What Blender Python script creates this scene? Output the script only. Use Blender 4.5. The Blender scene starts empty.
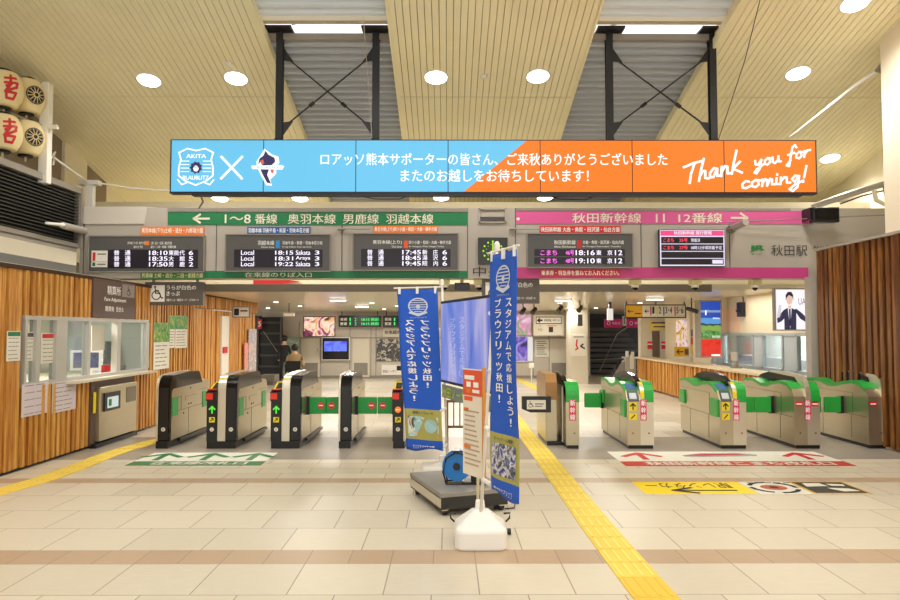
import bpy, bmesh, math, random
from mathutils import Vector, Matrix
random.seed(7)
S = bpy.context.scene
COL = S.collection
PI = math.pi
V = Vector
# ------------------------------------------------------------------ camera
F = 690.0; EYE = 1.68
PITCH = math.radians(2.57); YAW = math.radians(0.25)
cd = bpy.data.cameras.new('camera'); cam = bpy.data.objects.new('camera', cd); COL.objects.link(cam)
cam.location = (0, 0, EYE); cam.rotation_euler = (PI/2 + PITCH, 0, -YAW)
cd.sensor_width = 36; cd.lens = F*36/900; cd.clip_end = 200
S.camera = cam
RM = cam.rotation_euler.to_matrix()
def ray(px, py): return RM @ V(((px-450)/F, (300-py)/F, -1))
def P(px, py, Y):
    r = ray(px, py); return V((0, 0, EYE)) + r*(Y/r.y)
def PX(px, py, X):
    r = ray(px, py); return V((0, 0, EYE)) + r*(X/r.x)
def G(px, py, z=0.0):
    r = ray(px, py); return V((0, 0, EYE)) + r*((z-EYE)/r.z)
CZ0, CSL = 8.33, 0.2456
def CE(px, py):
    r = ray(px, py); t = (CZ0-EYE)/(r.z + CSL*r.y); return V((0, 0, EYE)) + r*t
def R(px0, py0, px1, py1, Y):      # x0,x1,z0,z1 of an upright rectangle standing at depth Y
    a = P(px0, (py0+py1)/2, Y).x; b = P(px1, (py0+py1)/2, Y).x; c = (px0+px1)/2
    return a, b, P(c, py1, Y).z, P(c, py0, Y).z
# ------------------------------------------------------------------ materials
def lin(c): return tuple(((v/255)/12.92 if v/255 <= .04045 else ((v/255+.055)/1.055)**2.4) for v in c)
MATS = {}
def mat(name, rgb, rough=.5, metal=0., emit=0., noise=0., nscale=8., stretch=(1, 1, 1), bump=0., trans=0., spec=.5, rgb2=None):
    if name in MATS: return MATS[name]
    m = bpy.data.materials.new(name); m.use_nodes = True; MATS[name] = m
    nt = m.node_tree; b = nt.nodes['Principled BSDF']
    c = (*lin(rgb), 1)
    b.inputs['Base Color'].default_value = c; b.inputs['Roughness'].default_value = rough
    b.inputs['Metallic'].default_value = metal; b.inputs['Specular IOR Level'].default_value = spec
    b.inputs['Transmission Weight'].default_value = trans
    if emit:
        emit = emit*.75 if emit < 3 else emit
        b.inputs['Emission Color'].default_value = c; b.inputs['Emission Strength'].default_value = emit
        b.inputs['Base Color'].default_value = (c[0]*.1, c[1]*.1, c[2]*.1, 1)
    if noise or bump or rgb2:
        tc = nt.nodes.new('ShaderNodeTexCoord'); mp = nt.nodes.new('ShaderNodeMapping'); mp.inputs['Scale'].default_value = stretch
        n = nt.nodes.new('ShaderNodeTexNoise'); n.inputs['Scale'].default_value = nscale; n.inputs['Detail'].default_value = 4
        nt.links.new(tc.outputs['Object'], mp.inputs['Vector']); nt.links.new(mp.outputs[0], n.inputs['Vector'])
        r = nt.nodes.new('ShaderNodeValToRGB'); r.color_ramp.elements[0].position = .35; r.color_ramp.elements[1].position = .65
        c2 = (*lin(rgb2), 1) if rgb2 else tuple(v*(1-noise) for v in c[:3]) + (1,)
        r.color_ramp.elements[0].color = c2; r.color_ramp.elements[1].color = c
        nt.links.new(n.outputs['Fac'], r.inputs[0])
        nt.links.new(r.outputs[0], b.inputs['Emission Color' if emit else 'Base Color'])
        if bump:
            bp = nt.nodes.new('ShaderNodeBump'); bp.inputs['Strength'].default_value = bump; bp.inputs['Distance'].default_value = .01
            nt.links.new(n.outputs['Fac'], bp.inputs['Height']); nt.links.new(bp.outputs[0], b.inputs['Normal'])
    return m
def picture(name, cols, scale=6., emit=0., rough=.4, stretch=(1, 1, 1), dist=1.5):
    if name in MATS: return MATS[name]
    m = mat(name, cols[0], rough, emit=emit, rgb2=cols[1], nscale=scale, stretch=stretch)
    r = [n for n in m.node_tree.nodes if n.type == 'VALTORGB'][0]
    nz = [n for n in m.node_tree.nodes if n.type == 'TEX_NOISE'][0]; nz.inputs['Distortion'].default_value = dist
    cr = r.color_ramp
    while len(cr.elements) > 1: cr.elements.remove(cr.elements[0])
    for i, c in enumerate(cols):
        p = .3 + .4*i/(len(cols)-1)
        e = cr.elements[0] if i == 0 else cr.elements.new(p)
        e.position = p; e.color = (*lin(c), 1)
    return m
def tile(name, rgb, rgb2, w, h, loc, mortar=(150, 138, 118), off=.5, msize=.004, rough=.38, vary=.35):
    m = bpy.data.materials.new(name); m.use_nodes = True; nt = m.node_tree; b = nt.nodes['Principled BSDF']
    tc = nt.nodes.new('ShaderNodeTexCoord'); mp = nt.nodes.new('ShaderNodeMapping'); mp.inputs['Location'].default_value = (-loc[0], -loc[1], 0)
    br = nt.nodes.new('ShaderNodeTexBrick'); br.offset = off; br.offset_frequency = 2; br.squash = 1
    br.inputs['Scale'].default_value = 1; br.inputs['Brick Width'].default_value = w; br.inputs['Row Height'].default_value = h
    br.inputs['Mortar Size'].default_value = msize; br.inputs['Mortar Smooth'].default_value = 0; br.inputs['Bias'].default_value = 0
    br.inputs['Color1'].default_value = (*lin(rgb), 1); br.inputs['Color2'].default_value = (*lin(rgb2), 1); br.inputs['Mortar'].default_value = (*lin(mortar), 1)
    nt.links.new(tc.outputs['Object'], mp.inputs[0]); nt.links.new(mp.outputs[0], br.inputs['Vector'])
    n = nt.nodes.new('ShaderNodeTexNoise'); n.inputs['Scale'].default_value = 9; n.inputs['Detail'].default_value = 6
    nm = nt.nodes.new('ShaderNodeMapping'); nm.inputs['Scale'].default_value = (1, 3, 1)
    nt.links.new(tc.outputs['Object'], nm.inputs[0]); nt.links.new(nm.outputs[0], n.inputs['Vector'])
    mr = nt.nodes.new('ShaderNodeMapRange'); mr.inputs['To Min'].default_value = .93; mr.inputs['To Max'].default_value = 1.05
    nt.links.new(n.outputs['Fac'], mr.inputs['Value'])
    mx = nt.nodes.new('ShaderNodeMix'); mx.data_type = 'RGBA'; mx.blend_type = 'MULTIPLY'; mx.inputs[0].default_value = 1
    nt.links.new(br.outputs['Color'], mx.inputs[6]); nt.links.new(mr.outputs[0], mx.inputs[7]); nt.links.new(mx.outputs[2], b.inputs['Base Color'])
    b.inputs['Roughness'].default_value = rough; b.inputs['Specular IOR Level'].default_value = .35
    MATS[name] = m; return m
def wood(name, c1, c2, c3):
    m = bpy.data.materials.new(name); m.use_nodes = True; nt = m.node_tree; b = nt.nodes['Principled BSDF']
    tc = nt.nodes.new('ShaderNodeTexCoord')
    outs = []
    for sc, st in ((1., (9, 9, .02)), (2.5, (14, 14, .9))):
        mp = nt.nodes.new('ShaderNodeMapping'); mp.inputs['Scale'].default_value = st
        n = nt.nodes.new('ShaderNodeTexNoise'); n.inputs['Scale'].default_value = sc; n.inputs['Detail'].default_value = 3
        nt.links.new(tc.outputs['Object'], mp.inputs[0]); nt.links.new(mp.outputs[0], n.inputs['Vector']); outs.append(n)
    ad = nt.nodes.new('ShaderNodeMath'); ad.operation = 'ADD'; nt.links.new(outs[0].outputs['Fac'], ad.inputs[0]); nt.links.new(outs[1].outputs['Fac'], ad.inputs[1])
    r = nt.nodes.new('ShaderNodeValToRGB'); cr = r.color_ramp
    hv = nt.nodes.new('ShaderNodeMath'); hv.operation = 'MULTIPLY'; hv.inputs[1].default_value = .5; nt.links.new(ad.outputs[0], hv.inputs[0]); nt.links.new(hv.outputs[0], r.inputs[0])
    cr.elements[0].position = .38; cr.elements[0].color = (*lin(c1), 1); cr.elements[1].position = .62; cr.elements[1].color = (*lin(c3), 1)
    e = cr.elements.new(.5); e.color = (*lin(c2), 1)
    nt.links.new(r.outputs[0], b.inputs['Base Color']); b.inputs['Roughness'].default_value = .45
    MATS[name] = m; return m
# ------------------------------------------------------------------ mesh builder
GLYPH = {}
def glyphs(s, bold=0.0):
    k = (s, bold)
    if k not in GLYPH:
        cu = bpy.data.curves.new('t', 'FONT'); cu.body = s; cu.resolution_u = 3
        o = bpy.data.objects.new('t', cu); me = o.to_mesh()
        vs = [v.co.copy() for v in me.vertices]; fs = [tuple(p.vertices) for p in me.polygons]
        o.to_mesh_clear(); bpy.data.objects.remove(o); bpy.data.curves.remove(cu)
        if bold:      # heavier weight: the outline laid twice, slightly apart
            n = len(vs); d = V((bold, bold*.4, 0)); vs = [v-d for v in vs]+[v+d+V((0, 0, .0008)) for v in vs]; fs = fs+[tuple(n+i for i in f) for f in fs]
        GLYPH[k] = (vs, fs)
    return GLYPH[k]
class MB:
    def __init__(s): s.v = []; s.f = []; s.m = []
    def add(s, vs, fs, mi=0):
        b = len(s.v); s.v += [V(p) for p in vs]
        for f in fs: s.f.append([b+i for i in f]); s.m.append(mi)
        return s
    def hexa(s, p, mi=0): return s.add(p, [(0, 3, 2, 1), (4, 5, 6, 7), (0, 1, 5, 4), (1, 2, 6, 5), (2, 3, 7, 6), (3, 0, 4, 7)], mi)
    def box(s, x0, x1, y0, y1, z0, z1, mi=0):
        return s.hexa([(x0, y0, z0), (x1, y0, z0), (x1, y1, z0), (x0, y1, z0), (x0, y0, z1), (x1, y0, z1), (x1, y1, z1), (x0, y1, z1)], mi)
    def poly(s, pts, mi=0): return s.add(pts, [tuple(range(len(pts)))], mi)
    def prism(s, pts, d, mi=0):      # closed polygon swept along vector d
        n = len(pts); d = V(d); a = [V(p) for p in pts]
        s.add(a + [p+d for p in a], [tuple(range(n)), tuple(range(2*n-1, n-1, -1))] + [(i, i+n, (i+1) % n+n, (i+1) % n) for i in range(n)], mi); return s
    def yz(s, prof, x0, x1, mi=0): return s.prism([(x0, y, z) for y, z in prof], (x1-x0, 0, 0), mi)
    def tube(s, pts, r, seg=8, mi=0, cap=True):
        pts = [V(p) for p in pts]; rings = []
        for i, p in enumerate(pts):
            t = (pts[min(i+1, len(pts)-1)] - pts[max(i-1, 0)]).normalized()
            a = t.orthogonal().normalized() if abs(t.z) > .9 else t.cross(V((0, 0, 1))).normalized()
            b = t.cross(a)
            rr = r[i] if isinstance(r, (list, tuple)) else r
            rings.append([p + (a*math.cos(2*PI*k/seg) + b*math.sin(2*PI*k/seg))*rr for k in range(seg)])
        vs = [q for rg in rings for q in rg]; fs = []
        for i in range(len(pts)-1):
            for k in range(seg): fs.append((i*seg+k, i*seg+(k+1) % seg, (i+1)*seg+(k+1) % seg, (i+1)*seg+k))
        if cap: fs += [tuple(range(seg-1, -1, -1)), tuple((len(pts)-1)*seg+k for k in range(seg))]
        return s.add(vs, fs, mi)
    def lathe(s, prof, c=(0, 0, 0), seg=20, mi=0):
        c = V(c); vs = []; fs = []
        for r, z in prof: vs += [c + V((r*math.cos(2*PI*k/seg), r*math.sin(2*PI*k/seg), z)) for k in range(seg)]
        for i in range(len(prof)-1):
            for k in range(seg): fs.append((i*seg+k, i*seg+(k+1) % seg, (i+1)*seg+(k+1) % seg, (i+1)*seg+k))
        fs += [tuple(range(seg-1, -1, -1)), tuple((len(prof)-1)*seg+k for k in range(seg))]
        return s.add(vs, fs, mi)
    def disc(s, c, r, y, mi=0, seg=24, rz=None, inner=0):
        cx, cz = c; rz = rz or r
        o = [(cx+r*math.cos(2*PI*k/seg), y, cz+rz*math.sin(2*PI*k/seg)) for k in range(seg)]
        if not inner: return s.poly(o, mi)
        i = [(cx+r*inner*math.cos(2*PI*k/seg), y, cz+rz*inner*math.sin(2*PI*k/seg)) for k in range(seg)]
        return s.add(o+i, [(k, (k+1) % seg, seg+(k+1) % seg, seg+k) for k in range(seg)], mi)
    def rect(s, x0, x1, z0, z1, y, mi=0): return s.poly([(x0, y, z0), (x1, y, z0), (x1, y, z1), (x0, y, z1)], mi)
    def stroke(s, pts, w, y, mi=0):       # flat ribbon in the xz plane
        for (a, b) in zip(pts[:-1], pts[1:]):
            y -= .0004
            d = V((b[0]-a[0], b[1]-a[1]))
            if d.length < 1e-6: continue
            d.normalize(); n = V((-d.y, d.x))*w/2; e = d*w*.3
            s.poly([(a[0]-e.x+n.x, y, a[1]-e.y+n.y), (a[0]-e.x-n.x, y, a[1]-e.y-n.y), (b[0]+e.x-n.x, y, b[1]+e.y-n.y), (b[0]+e.x+n.x, y, b[1]+e.y+n.y)], mi)
        return s
    def text(s, t, x0, x1, z0, z1, y, mi=0, bold=0., rows=1):
        vs, fs = glyphs(t, bold)
        if not vs: return s
        ax = min(v.x for v in vs); bx = max(v.x for v in vs); az = min(v.y for v in vs); bz = max(v.y for v in vs)
        sx = (x1-x0)/max(bx-ax, 1e-6); sz = (z1-z0)/max(bz-az, 1e-6)
        return s.add([(x0+(v.x-ax)*sx, y-v.z, z0+(v.y-az)*sz) for v in vs], fs, mi)
    def map(s, fn): s.v = [V(fn(p)) for p in s.v]; return s
    def xf(s, M): s.v = [M @ p for p in s.v]; return s
    def build(s, name, mats, parent=None, world=True, smooth=False, bevel=0):
        me = bpy.data.meshes.new(name); org = V((0, 0, 0)); vs = s.v
        if parent is not None and world:
            Mi = wm(parent).inverted(); vs = [Mi @ p for p in vs]
        elif parent is None and vs:
            xs = [p.x for p in vs]; ys = [p.y for p in vs]; org = V(((min(xs)+max(xs))/2, (min(ys)+max(ys))/2, min(p.z for p in vs))); vs = [p-org for p in vs]
        me.from_pydata(vs, [], s.f)
        for p, mi in zip(me.polygons, s.m): p.material_index = mi; p.use_smooth = smooth
        for m in (mats if isinstance(mats, (list, tuple)) else [mats]): me.materials.append(m)
        bm = bmesh.new(); bm.from_mesh(me)
        if smooth or bevel: bmesh.ops.remove_doubles(bm, verts=bm.verts, dist=1e-5)
        bmesh.ops.recalc_face_normals(bm, faces=bm.faces) if any(len(f) > 0 for f in s.f) and len(s.f) > 5 and not getattr(s, 'flat', False) else None
        bm.to_mesh(me); bm.free()
        o = bpy.data.objects.new(name, me); COL.objects.link(o); o.location = org
        if parent is not None: o.parent = parent
        if bevel:
            md = o.modifiers.new('bevel', 'BEVEL'); md.width = bevel; md.segments = 2; md.limit_method = 'ANGLE'
        return o
def wm(o):
    M = Matrix.LocRotScale(o.location, o.rotation_euler, o.scale)
    return wm(o.parent) @ M if o.parent else M
def thing(name, label, cat, loc=(0, 0, 0), rz=0, group=None):
    o = bpy.data.objects.new(name, None); COL.objects.link(o); o.location = loc; o.rotation_euler = (0, 0, rz)
    o.empty_display_size = .1
    o['label'] = label; o['category'] = cat
    if group: o['group'] = group
    return o
def tag(o, label, cat, group=None):
    o['label'] = label; o['category'] = cat
    if group: o['group'] = group
    return o
def struct(o, label=None):
    o['kind'] = 'structure'
    if label: o['label'] = label; o['category'] = label.split()[-1]
    return o
def copy_tree(o, parent=None):
    c = o.copy(); COL.objects.link(c)
    if parent is not None: c.parent = parent
    for ch in [x for x in bpy.data.objects if x.parent == o]: copy_tree(ch, c)
    return c
# palette
M_white = mat('white_paint', (235, 232, 224), .5)
M_text = mat('white_lettering', (250, 250, 245), .6)
M_black = mat('black_plastic', (22, 22, 24), .3)
M_gloss = mat('smoked_black_gloss', (14, 12, 12), .12, spec=.3)
M_dark = mat('dark_lettering', (35, 33, 33), .6)
M_steel = mat('brushed_stainless', (196, 186, 160), .3, .85, noise=.04, nscale=3, stretch=(1, 1, 12))
M_steel2 = mat('light_stainless', (215, 208, 190), .28, .7)
M_fascia = mat('grey_metal_panel', (181, 173, 162), .45, .1, noise=.06, nscale=1.5)
M_fascia2 = mat('darker_grey_metal_panel', (141, 134, 124), .5)
M_green = mat('sign_green', (26, 120, 72), .5)
M_pink = mat('sign_pink', (214, 88, 150), .5)
M_orange = mat('label_orange', (232, 125, 50), .5)
M_blue = mat('label_blue', (40, 95, 165), .5)
M_red = mat('label_red', (205, 45, 50), .5)
M_yellow = mat('sticker_yellow', (240, 215, 20), .5)
M_board = mat('board_grey', (88, 86, 84), .4)
M_led = mat('led_off', (30, 22, 36), .4)
E_white = mat('led_white', (245, 238, 255), emit=1.3)
E_pink = mat('led_pink', (255, 110, 235), emit=1.3)
E_green = mat('led_green', (60, 235, 110), emit=1.2)
E_lime = mat('clock_lime', (170, 235, 40), emit=1.1)
E_lamp = mat('lamp_glow', (255, 250, 235), emit=9)
E_lamp_soft = mat('lamp_glow_soft', (255, 252, 240), emit=4)
M_gategreen = mat('gate_green', (36, 165, 62), .3)
M_flap = mat('flap_green', (20, 150, 60), .35)
M_plum = mat('brown_sign', (98, 78, 72), .5)
M_paper = mat('paper', (228, 224, 212), .7)
M_ink = mat('printed_ink', (120, 118, 112), .7)
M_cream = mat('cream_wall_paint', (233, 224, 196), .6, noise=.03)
# ------------------------------------------------------------------ floor
yb = [G(450, y).y for y in (563.6, 550.0, 482.6, 478.2, 459.5, 437.0)]
rowh = (yb[2]-yb[1])/5 if (yb[2]-yb[1])/5 > .5 else (yb[2]-yb[1])/4
TW = .617
LT = ((218, 209, 188), (209, 200, 180))
xj = (481-448)/265.4*EYE
t_near = tile('floor_tile_near', *LT, TW, rowh, (xj, yb[0]))
t_mid = tile('floor_tile_middle', *LT, TW, (yb[2]-yb[1])/4, (xj+.06, yb[1]))
t_d = tile('floor_tile_by_gates', *LT, TW, .29, (xj, yb[3]))
t_back = tile('floor_tile_inside', (212, 204, 188), (196, 187, 170), TW, .6, (xj, yb[5]))
t_brown = tile('floor_tile_brown', (192, 167, 138), (184, 158, 131), TW/2, 1.0, (xj, -5), off=0)
t_grey = tile('floor_tile_grey', (160, 150, 137), (150, 141, 130), TW, .585, (xj, yb[4]))
fm = MB(); zs = [(-6, yb[0], 0), (yb[0], yb[1], 1), (yb[1], yb[2], 2), (yb[2], yb[3], 1), (yb[3], yb[4], 3), (yb[4], yb[5], 4), (yb[5], 42, 5)]
for a, b, i in zs: fm.poly([(-14, a, 0), (14, a, 0), (14, b, 0), (-14, b, 0)], i)
fm.box(-14, 14, -6, 42, -.1, -.01, 0)
me_floor = fm.build('floor', [t_near, t_brown, t_mid, t_d, t_grey, t_back], bpy.data.objects.new('tmp', None)); me_floor.parent = None; struct(me_floor)
# left/right grey margins beside the beige brown-banded field are the same stone
def ribbon(pts, w, z0, z1, mb, mi=0):
    pts = [V((p.x, p.y)) for p in pts]; L = []; Rr = []
    for i, p in enumerate(pts):
        t = (pts[min(i+1, len(pts)-1)]-pts[max(i-1, 0)]).normalized(); n = V((-t.y, t.x))*w/2
        L.append(p+n); Rr.append(p-n)
    for i in range(len(pts)-1):
        a, b, c, d = Rr[i], Rr[i+1], L[i+1], L[i]
        mb.hexa([(a.x, a.y, z0), (b.x, b.y, z0), (c.x, c.y, z0), (d.x, d.y, z0), (a.x, a.y, z1), (b.x, b.y, z1), (c.x, c.y, z1), (d.x, d.y, z1)], mi)
M_tact = mat('tactile_yellow', (243, 214, 84), .55, noise=.1, nscale=4)
M_tact2 = mat('tactile_yellow_deep', (238, 196, 62), .55)
M_tbar = mat('tactile_bar_yellow', (248, 224, 110), .5)
def tactile(pts, label, first_dark=False):
    # blocks 0.3 m long laid along the path
    P2 = [V((p.x, p.y)) for p in pts]; path = []; 
    for a, b in zip(P2[:-1], P2[1:]):
        n = max(1, round((b-a).length/.3))
        path += [a.lerp(b, k/n) for k in range(n)]
    path.append(P2[-1])
    mb = MB()
    for i in range(len(path)-1):
        a, b = path[i], path[i+1]; t = (b-a).normalized(); g = t*.003
        mi = 1 if first_dark and i < 2 else 0
        ribbon([a+g, b-g] if True else 0, .292, .0, .006, mb, mi)
        n = V((-t.y, t.x))
        for k in (-1.5, -.5, .5, 1.5): ribbon([a+t*.02+n*k*.072, b-t*.02+n*k*.072], .022, .006, .0095, mb, 2 if not mi else 1)
    return tag(mb.build('tactile_strip', [M_tact, M_tact2, M_tbar]), label, 'tactile paving')
tactile([G(676, 622), G(639, 578), G(598, 527.4), G(540.5, 452), G(524, 432), G(510, 412), G(497, 394)], 'straight yellow tactile paving strip running past the banner flags to the gates', True)
tactile([G(-60, 507), G(0, 492), G(40, 480.5), G(77, 467.5), G(103, 457), G(126, 449), G(152, 442), G(180, 436)], 'curving yellow tactile paving strip beside the left timber wall')
tactile([G(512, 377), G(548, 393)], 'short yellow tactile strip on the floor beyond the wheelchair gate')
# ------------------------------------------------------------------ main ceiling
def cz(y): return CZ0 - CSL*y
def slab(mb, x0, x1, y0, y1, dz0, dz1, mi=0):
    mb.hexa([(x0, y0, cz(y0)+dz0), (x1, y0, cz(y0)+dz0), (x1, y1, cz(y1)+dz0), (x0, y1, cz(y1)+dz0), (x0, y0, cz(y0)+dz1), (x1, y0, cz(y0)+dz1), (x1, y1, cz(y1)+dz1), (x0, y1, cz(y1)+dz1)], mi)
def edge(p0, y0, p1, y1): a, b = CE(p0, y0), CE(p1, y1); return (a.x+b.x)/2
XE = [edge(247, 0, 304, 138), edge(386, 0, 404, 138), edge(599, 0, 562, 138), edge(743, 0, 662, 138)]
XL, XR = -7.15, 8.3
print('bays', XE, 'yb', yb, 'rowh', rowh)
M_slat = mat('ceiling_slat_beige', (250, 241, 202), .55, noise=.04, nscale=2)
M_gap = mat('ceiling_gap_olive', (186, 170, 120), .8)
yj = CE(450, 97).y
for nm, a, b in (('left', XL, XE[0]), ('middle', XE[1], XE[2]), ('right', XE[3], XR)):
    mb = MB(); n = round((b-a)/.1); w = (b-a)/n
    for k in range(n):
        for ya, yc in ((-6, yj-.008), (yj+.008, 21)):
            slab(mb, a+k*w+.005, a+(k+1)*w-.005, ya, yc, 0, .02, 0)
    slab(mb, a, b, -6, 21, .03, .12, 1)
    slab(mb, a-.03, a+.004, -6, 21, -.005, .14, 0); slab(mb, b-.004, b+.03, -6, 21, -.005, .14, 0)
    struct(mb.build('ceiling_'+nm, [M_slat, M_gap]))
# corrugated bays, real folded sheet
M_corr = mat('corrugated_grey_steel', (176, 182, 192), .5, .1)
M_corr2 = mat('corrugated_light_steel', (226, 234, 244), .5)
M_beamb = mat('black_steel', (34, 34, 36), .45, .2)
M_lip = mat('roof_edge_beige', (196, 184, 160), .6)
ysk0 = CE(330, 28).y; ysk1 = CE(330, 37).y
YS0, YS1 = ysk0+.10, ysk1+.30
def corr(x0, x1, y0, y1, dz, pitch, amp, m, name):
    mb = MB(); n = int((y1-y0)/pitch); vs = []
    prof = [(0, 0), (.35, 0), (.5, 1), (.85, 1)]
    for k in range(n):
        for u, h in prof:
            y = y0+(k+u)*pitch; vs.append((y, cz(y)+dz-amp*h))
    L = [(x0, y, z) for y, z in vs]; Q = [(x1, y, z) for y, z in vs]; n = len(L)
    mb.add(L+Q, [(i, i+1, n+i+1, n+i) for i in range(n-1)])
    return struct(mb.build(name, m))
for nm, a, b in (('left', XE[0], XE[1]), ('right', XE[2], XE[3])):
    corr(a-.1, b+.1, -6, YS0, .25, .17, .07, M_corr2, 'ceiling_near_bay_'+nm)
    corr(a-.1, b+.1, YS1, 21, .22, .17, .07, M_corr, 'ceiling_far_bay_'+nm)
    mb = MB()
    mb.box(a-.1, b+.1, YS0-.02, YS0+.1, cz(YS0)+.17, cz(YS0)+.30, 0)
    mb.box(a-.1, b+.1, YS1-.05, YS1+.04, cz(YS1)+.15, cz(YS1)+.24, 1)
    for s_, xx in ((1, a), (-1, b)):   # bay cheeks
        x2 = xx - s_*.02
        mb.hexa([(xx, -6, cz(-6)), (x2, -6, cz(-6)), (x2, 21, cz(21)), (xx, 21, cz(21)), (xx, -6, cz(-6)+.3), (x2, -6, cz(-6)+.3), (x2, 21, cz(21)+.3), (xx, 21, cz(21)+.3)], 2)
    struct(mb.build('trim_bay_'+nm, [M_lip, M_fascia2, M_slat]))
    mb = MB(); mb.box(a-.1, b+.1, YS0+.1, YS1-.05, cz(YS0)+.42, cz(YS0)+.44, 0)
    gl = mat('skylight_glass', (235, 240, 245), .2, trans=.95)
    o = struct(mb.build('window_skylight_'+nm, gl))
    mb = MB(); xm = a+(b-a)*.62
    mb.box(xm-.05, xm+.05, YS0+.05, YS1, cz(YS0)+.32, cz(YS0)+.4); mb.tube([(xm-.8, YS1, cz(YS0)+.3), (xm-.1, YS0+.1, cz(YS0)+.38)], .02)
    struct(mb.build('trim_skylight_'+nm, M_corr2))
# ------------------------------------------------------------------ ceiling downlights
def lamp_at(px, py, label, emit=True, rad=.17):
    c = CE(px, py); t = thing('ceiling_downlight', label, 'light', c, 0, 'round downlights in the beige ceiling')
    t.rotation_euler = (-math.atan(CSL), 0, 0)
    MB().lathe([(rad+.02, -.012), (rad+.03, .0), (rad+.02, .02)], seg=28).build('rim', M_white, t, False, smooth=False)
    MB().lathe([(rad, -.016), (rad, -.012)], seg=28).build('diffuser', E_lamp, t, False)
    return c
PL = []
for px, py, lb in ((149, 80, 'round white downlight in left ceiling, the one farther from the bay'), (236, 78, 'round white downlight in left ceiling beside the smoke detector'),
                   (436, 77, 'round downlight in middle ceiling panel, left of the smoke detector'), (538, 76, 'round downlight in middle ceiling panel, right of the smoke detector'),
                   (798, 73, 'round downlight in right ceiling, second one from the top edge'), (855, 3, 'round downlight at the top right, cut by the photo edge'),
                   (830, 158, 'round downlight just right of the orange end of the screen wall'), (220, 198, 'round downlight under the first blue screen panel'),
                   (300, 198, 'round downlight under the second blue screen panel'), (441, 197, 'round downlight peeking below the blue part of the screen wall, above the clock side'),
                   (545, 197, 'round downlight peeking below the orange screen panels')):
    PL.append(lamp_at(px, py, lb))
lamp_at(640, 225, 'round downlight behind the pink platform fascia')
for px, py, lb in ((229, 62.5, 'small smoke detector on the left beige ceiling'), (484, 75.5, 'small smoke detector between the two middle downlights')):
    c = CE(px, py); m = MB(); m.lathe([(.03, -.05), (.05, -.03), (.06, .0)], c, 14)
    tag(m.build('smoke_detector', M_white), lb, 'smoke detector')
# upper side walls
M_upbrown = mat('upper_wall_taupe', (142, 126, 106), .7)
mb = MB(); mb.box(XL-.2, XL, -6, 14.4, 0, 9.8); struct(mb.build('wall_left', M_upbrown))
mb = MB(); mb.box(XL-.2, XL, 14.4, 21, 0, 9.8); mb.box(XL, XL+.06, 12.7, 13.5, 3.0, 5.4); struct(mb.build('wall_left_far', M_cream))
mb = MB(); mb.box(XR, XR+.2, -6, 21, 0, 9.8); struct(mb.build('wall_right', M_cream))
mb = MB(); mb.box(XL, XR, 20.5, 20.7, 3.2, 6); struct(mb.build('wall_back_upper', M_cream))
# right pillar wall above the timber
xp = 6.32; yp = PX(880, 43, xp).y
mb = MB(); mb.box(xp, XR, -6, yp, 0, 9.6); struct(mb.build('wall_right_pier', mat('pier_plaster', (240, 230, 208), .7)))
# ------------------------------------------------------------------ timber walls
W_left = wood('timber_orange', (168, 100, 34), (200, 138, 58), (226, 176, 94))
W_right = wood('timber_brown', (84, 46, 14), (118, 70, 24), (158, 104, 44))
W_back = mat('timber_shadow_board', (64, 36, 12), .7)
def slats(mb, x, face, y0, y1, z0, z1, pitch, w, d, back=.03, vary=.5, holes=()):
    # face=+1: the wall looks towards +x, its boards stand proud of x
    n = max(1, round((y1-y0)/pitch)); p = (y1-y0)/n
    for k in range(n):
        dd = d*(1-vary*random.random()); ya = y0+k*p+(p-w)/2
        segs = [(z0, z1)]
        for hy0, hy1, hz0, hz1 in holes:
            if ya+w > hy0 and ya < hy1:
                new = []
                for a, b in segs:
                    if a < hz0: new.append((a, min(b, hz0)))
                    if b > hz1: new.append((max(a, hz1), b))
                segs = new
        for a, b in segs:
            if b-a > .02: mb.box(min(x, x+face*dd), max(x, x+face*dd), ya, ya+w, a, b, 0)
    segs = [(y0, y1, z0, z1)]
    for hy0, hy1, hz0, hz1 in holes:
        new = []
        for a, b, c, e in segs:
            if hy1 <= a or hy0 >= b or hz1 <= c or hz0 >= e: new.append((a, b, c, e)); continue
            if hy0 > a: new.append((a, hy0, c, e))
            if hy1 < b: new.append((hy1, b, c, e))
            m0, m1 = max(a, hy0), min(b, hy1)
            if hz0 > c: new.append((m0, m1, c, hz0))
            if hz1 < e: new.append((m0, m1, hz1, e))
        segs = new
    for a, b, c, e in segs: mb.box(min(x, x-face*back), max(x, x-face*back), a, b, c, e, 1)
WX = -5.12
wtop = 2.42
wy0, wy1 = PX(25, 313, WX).y, PX(148.5, 322, WX).y
wz0, wz1 = 1.0, 1.86
my0, my1 = PX(88, 440, WX).y, PX(131.5, 435, WX).y
HOLES = [(wy0, wy1, wz0, wz1), (my0, my1, .03, .95)]
yend = PX(257, 340, WX).y
mb = MB()
slats(mb, WX-.07, 1, 4.0, wy0-.02, .04, wtop, .145, .12, .07, holes=HOLES, back=.05)
slats(mb, WX-.07, 1, wy0-.02, 12.3, .04, wtop, .124, .068, .085, holes=HOLES, vary=.2, back=.05)
slats(mb, WX-.07, 1, 12.3, 14.1, .04, wtop, .11, .055, .08, vary=.3, back=.05)
slats(mb, WX-.07, 1, 14.1, yend, 2.16, wtop, .12, .07, .07, vary=.3, back=.05)
slats(mb, WX-.07, 1, 14.1, yend, .04, 2.14, .17, .15, .05, vary=.9, back=.05)
mb.box(WX-.12, WX+.01, 4.0, yend, wtop, wtop+.05, 1)
mb.box(WX-.11, WX-.04, 4.0, wy1, 0, .05, 2)
struct(mb.build('wall_left_timber', [W_left, W_back, M_dark]))
RX = 6.2; RY1 = PX(815, 300, RX).y
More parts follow.
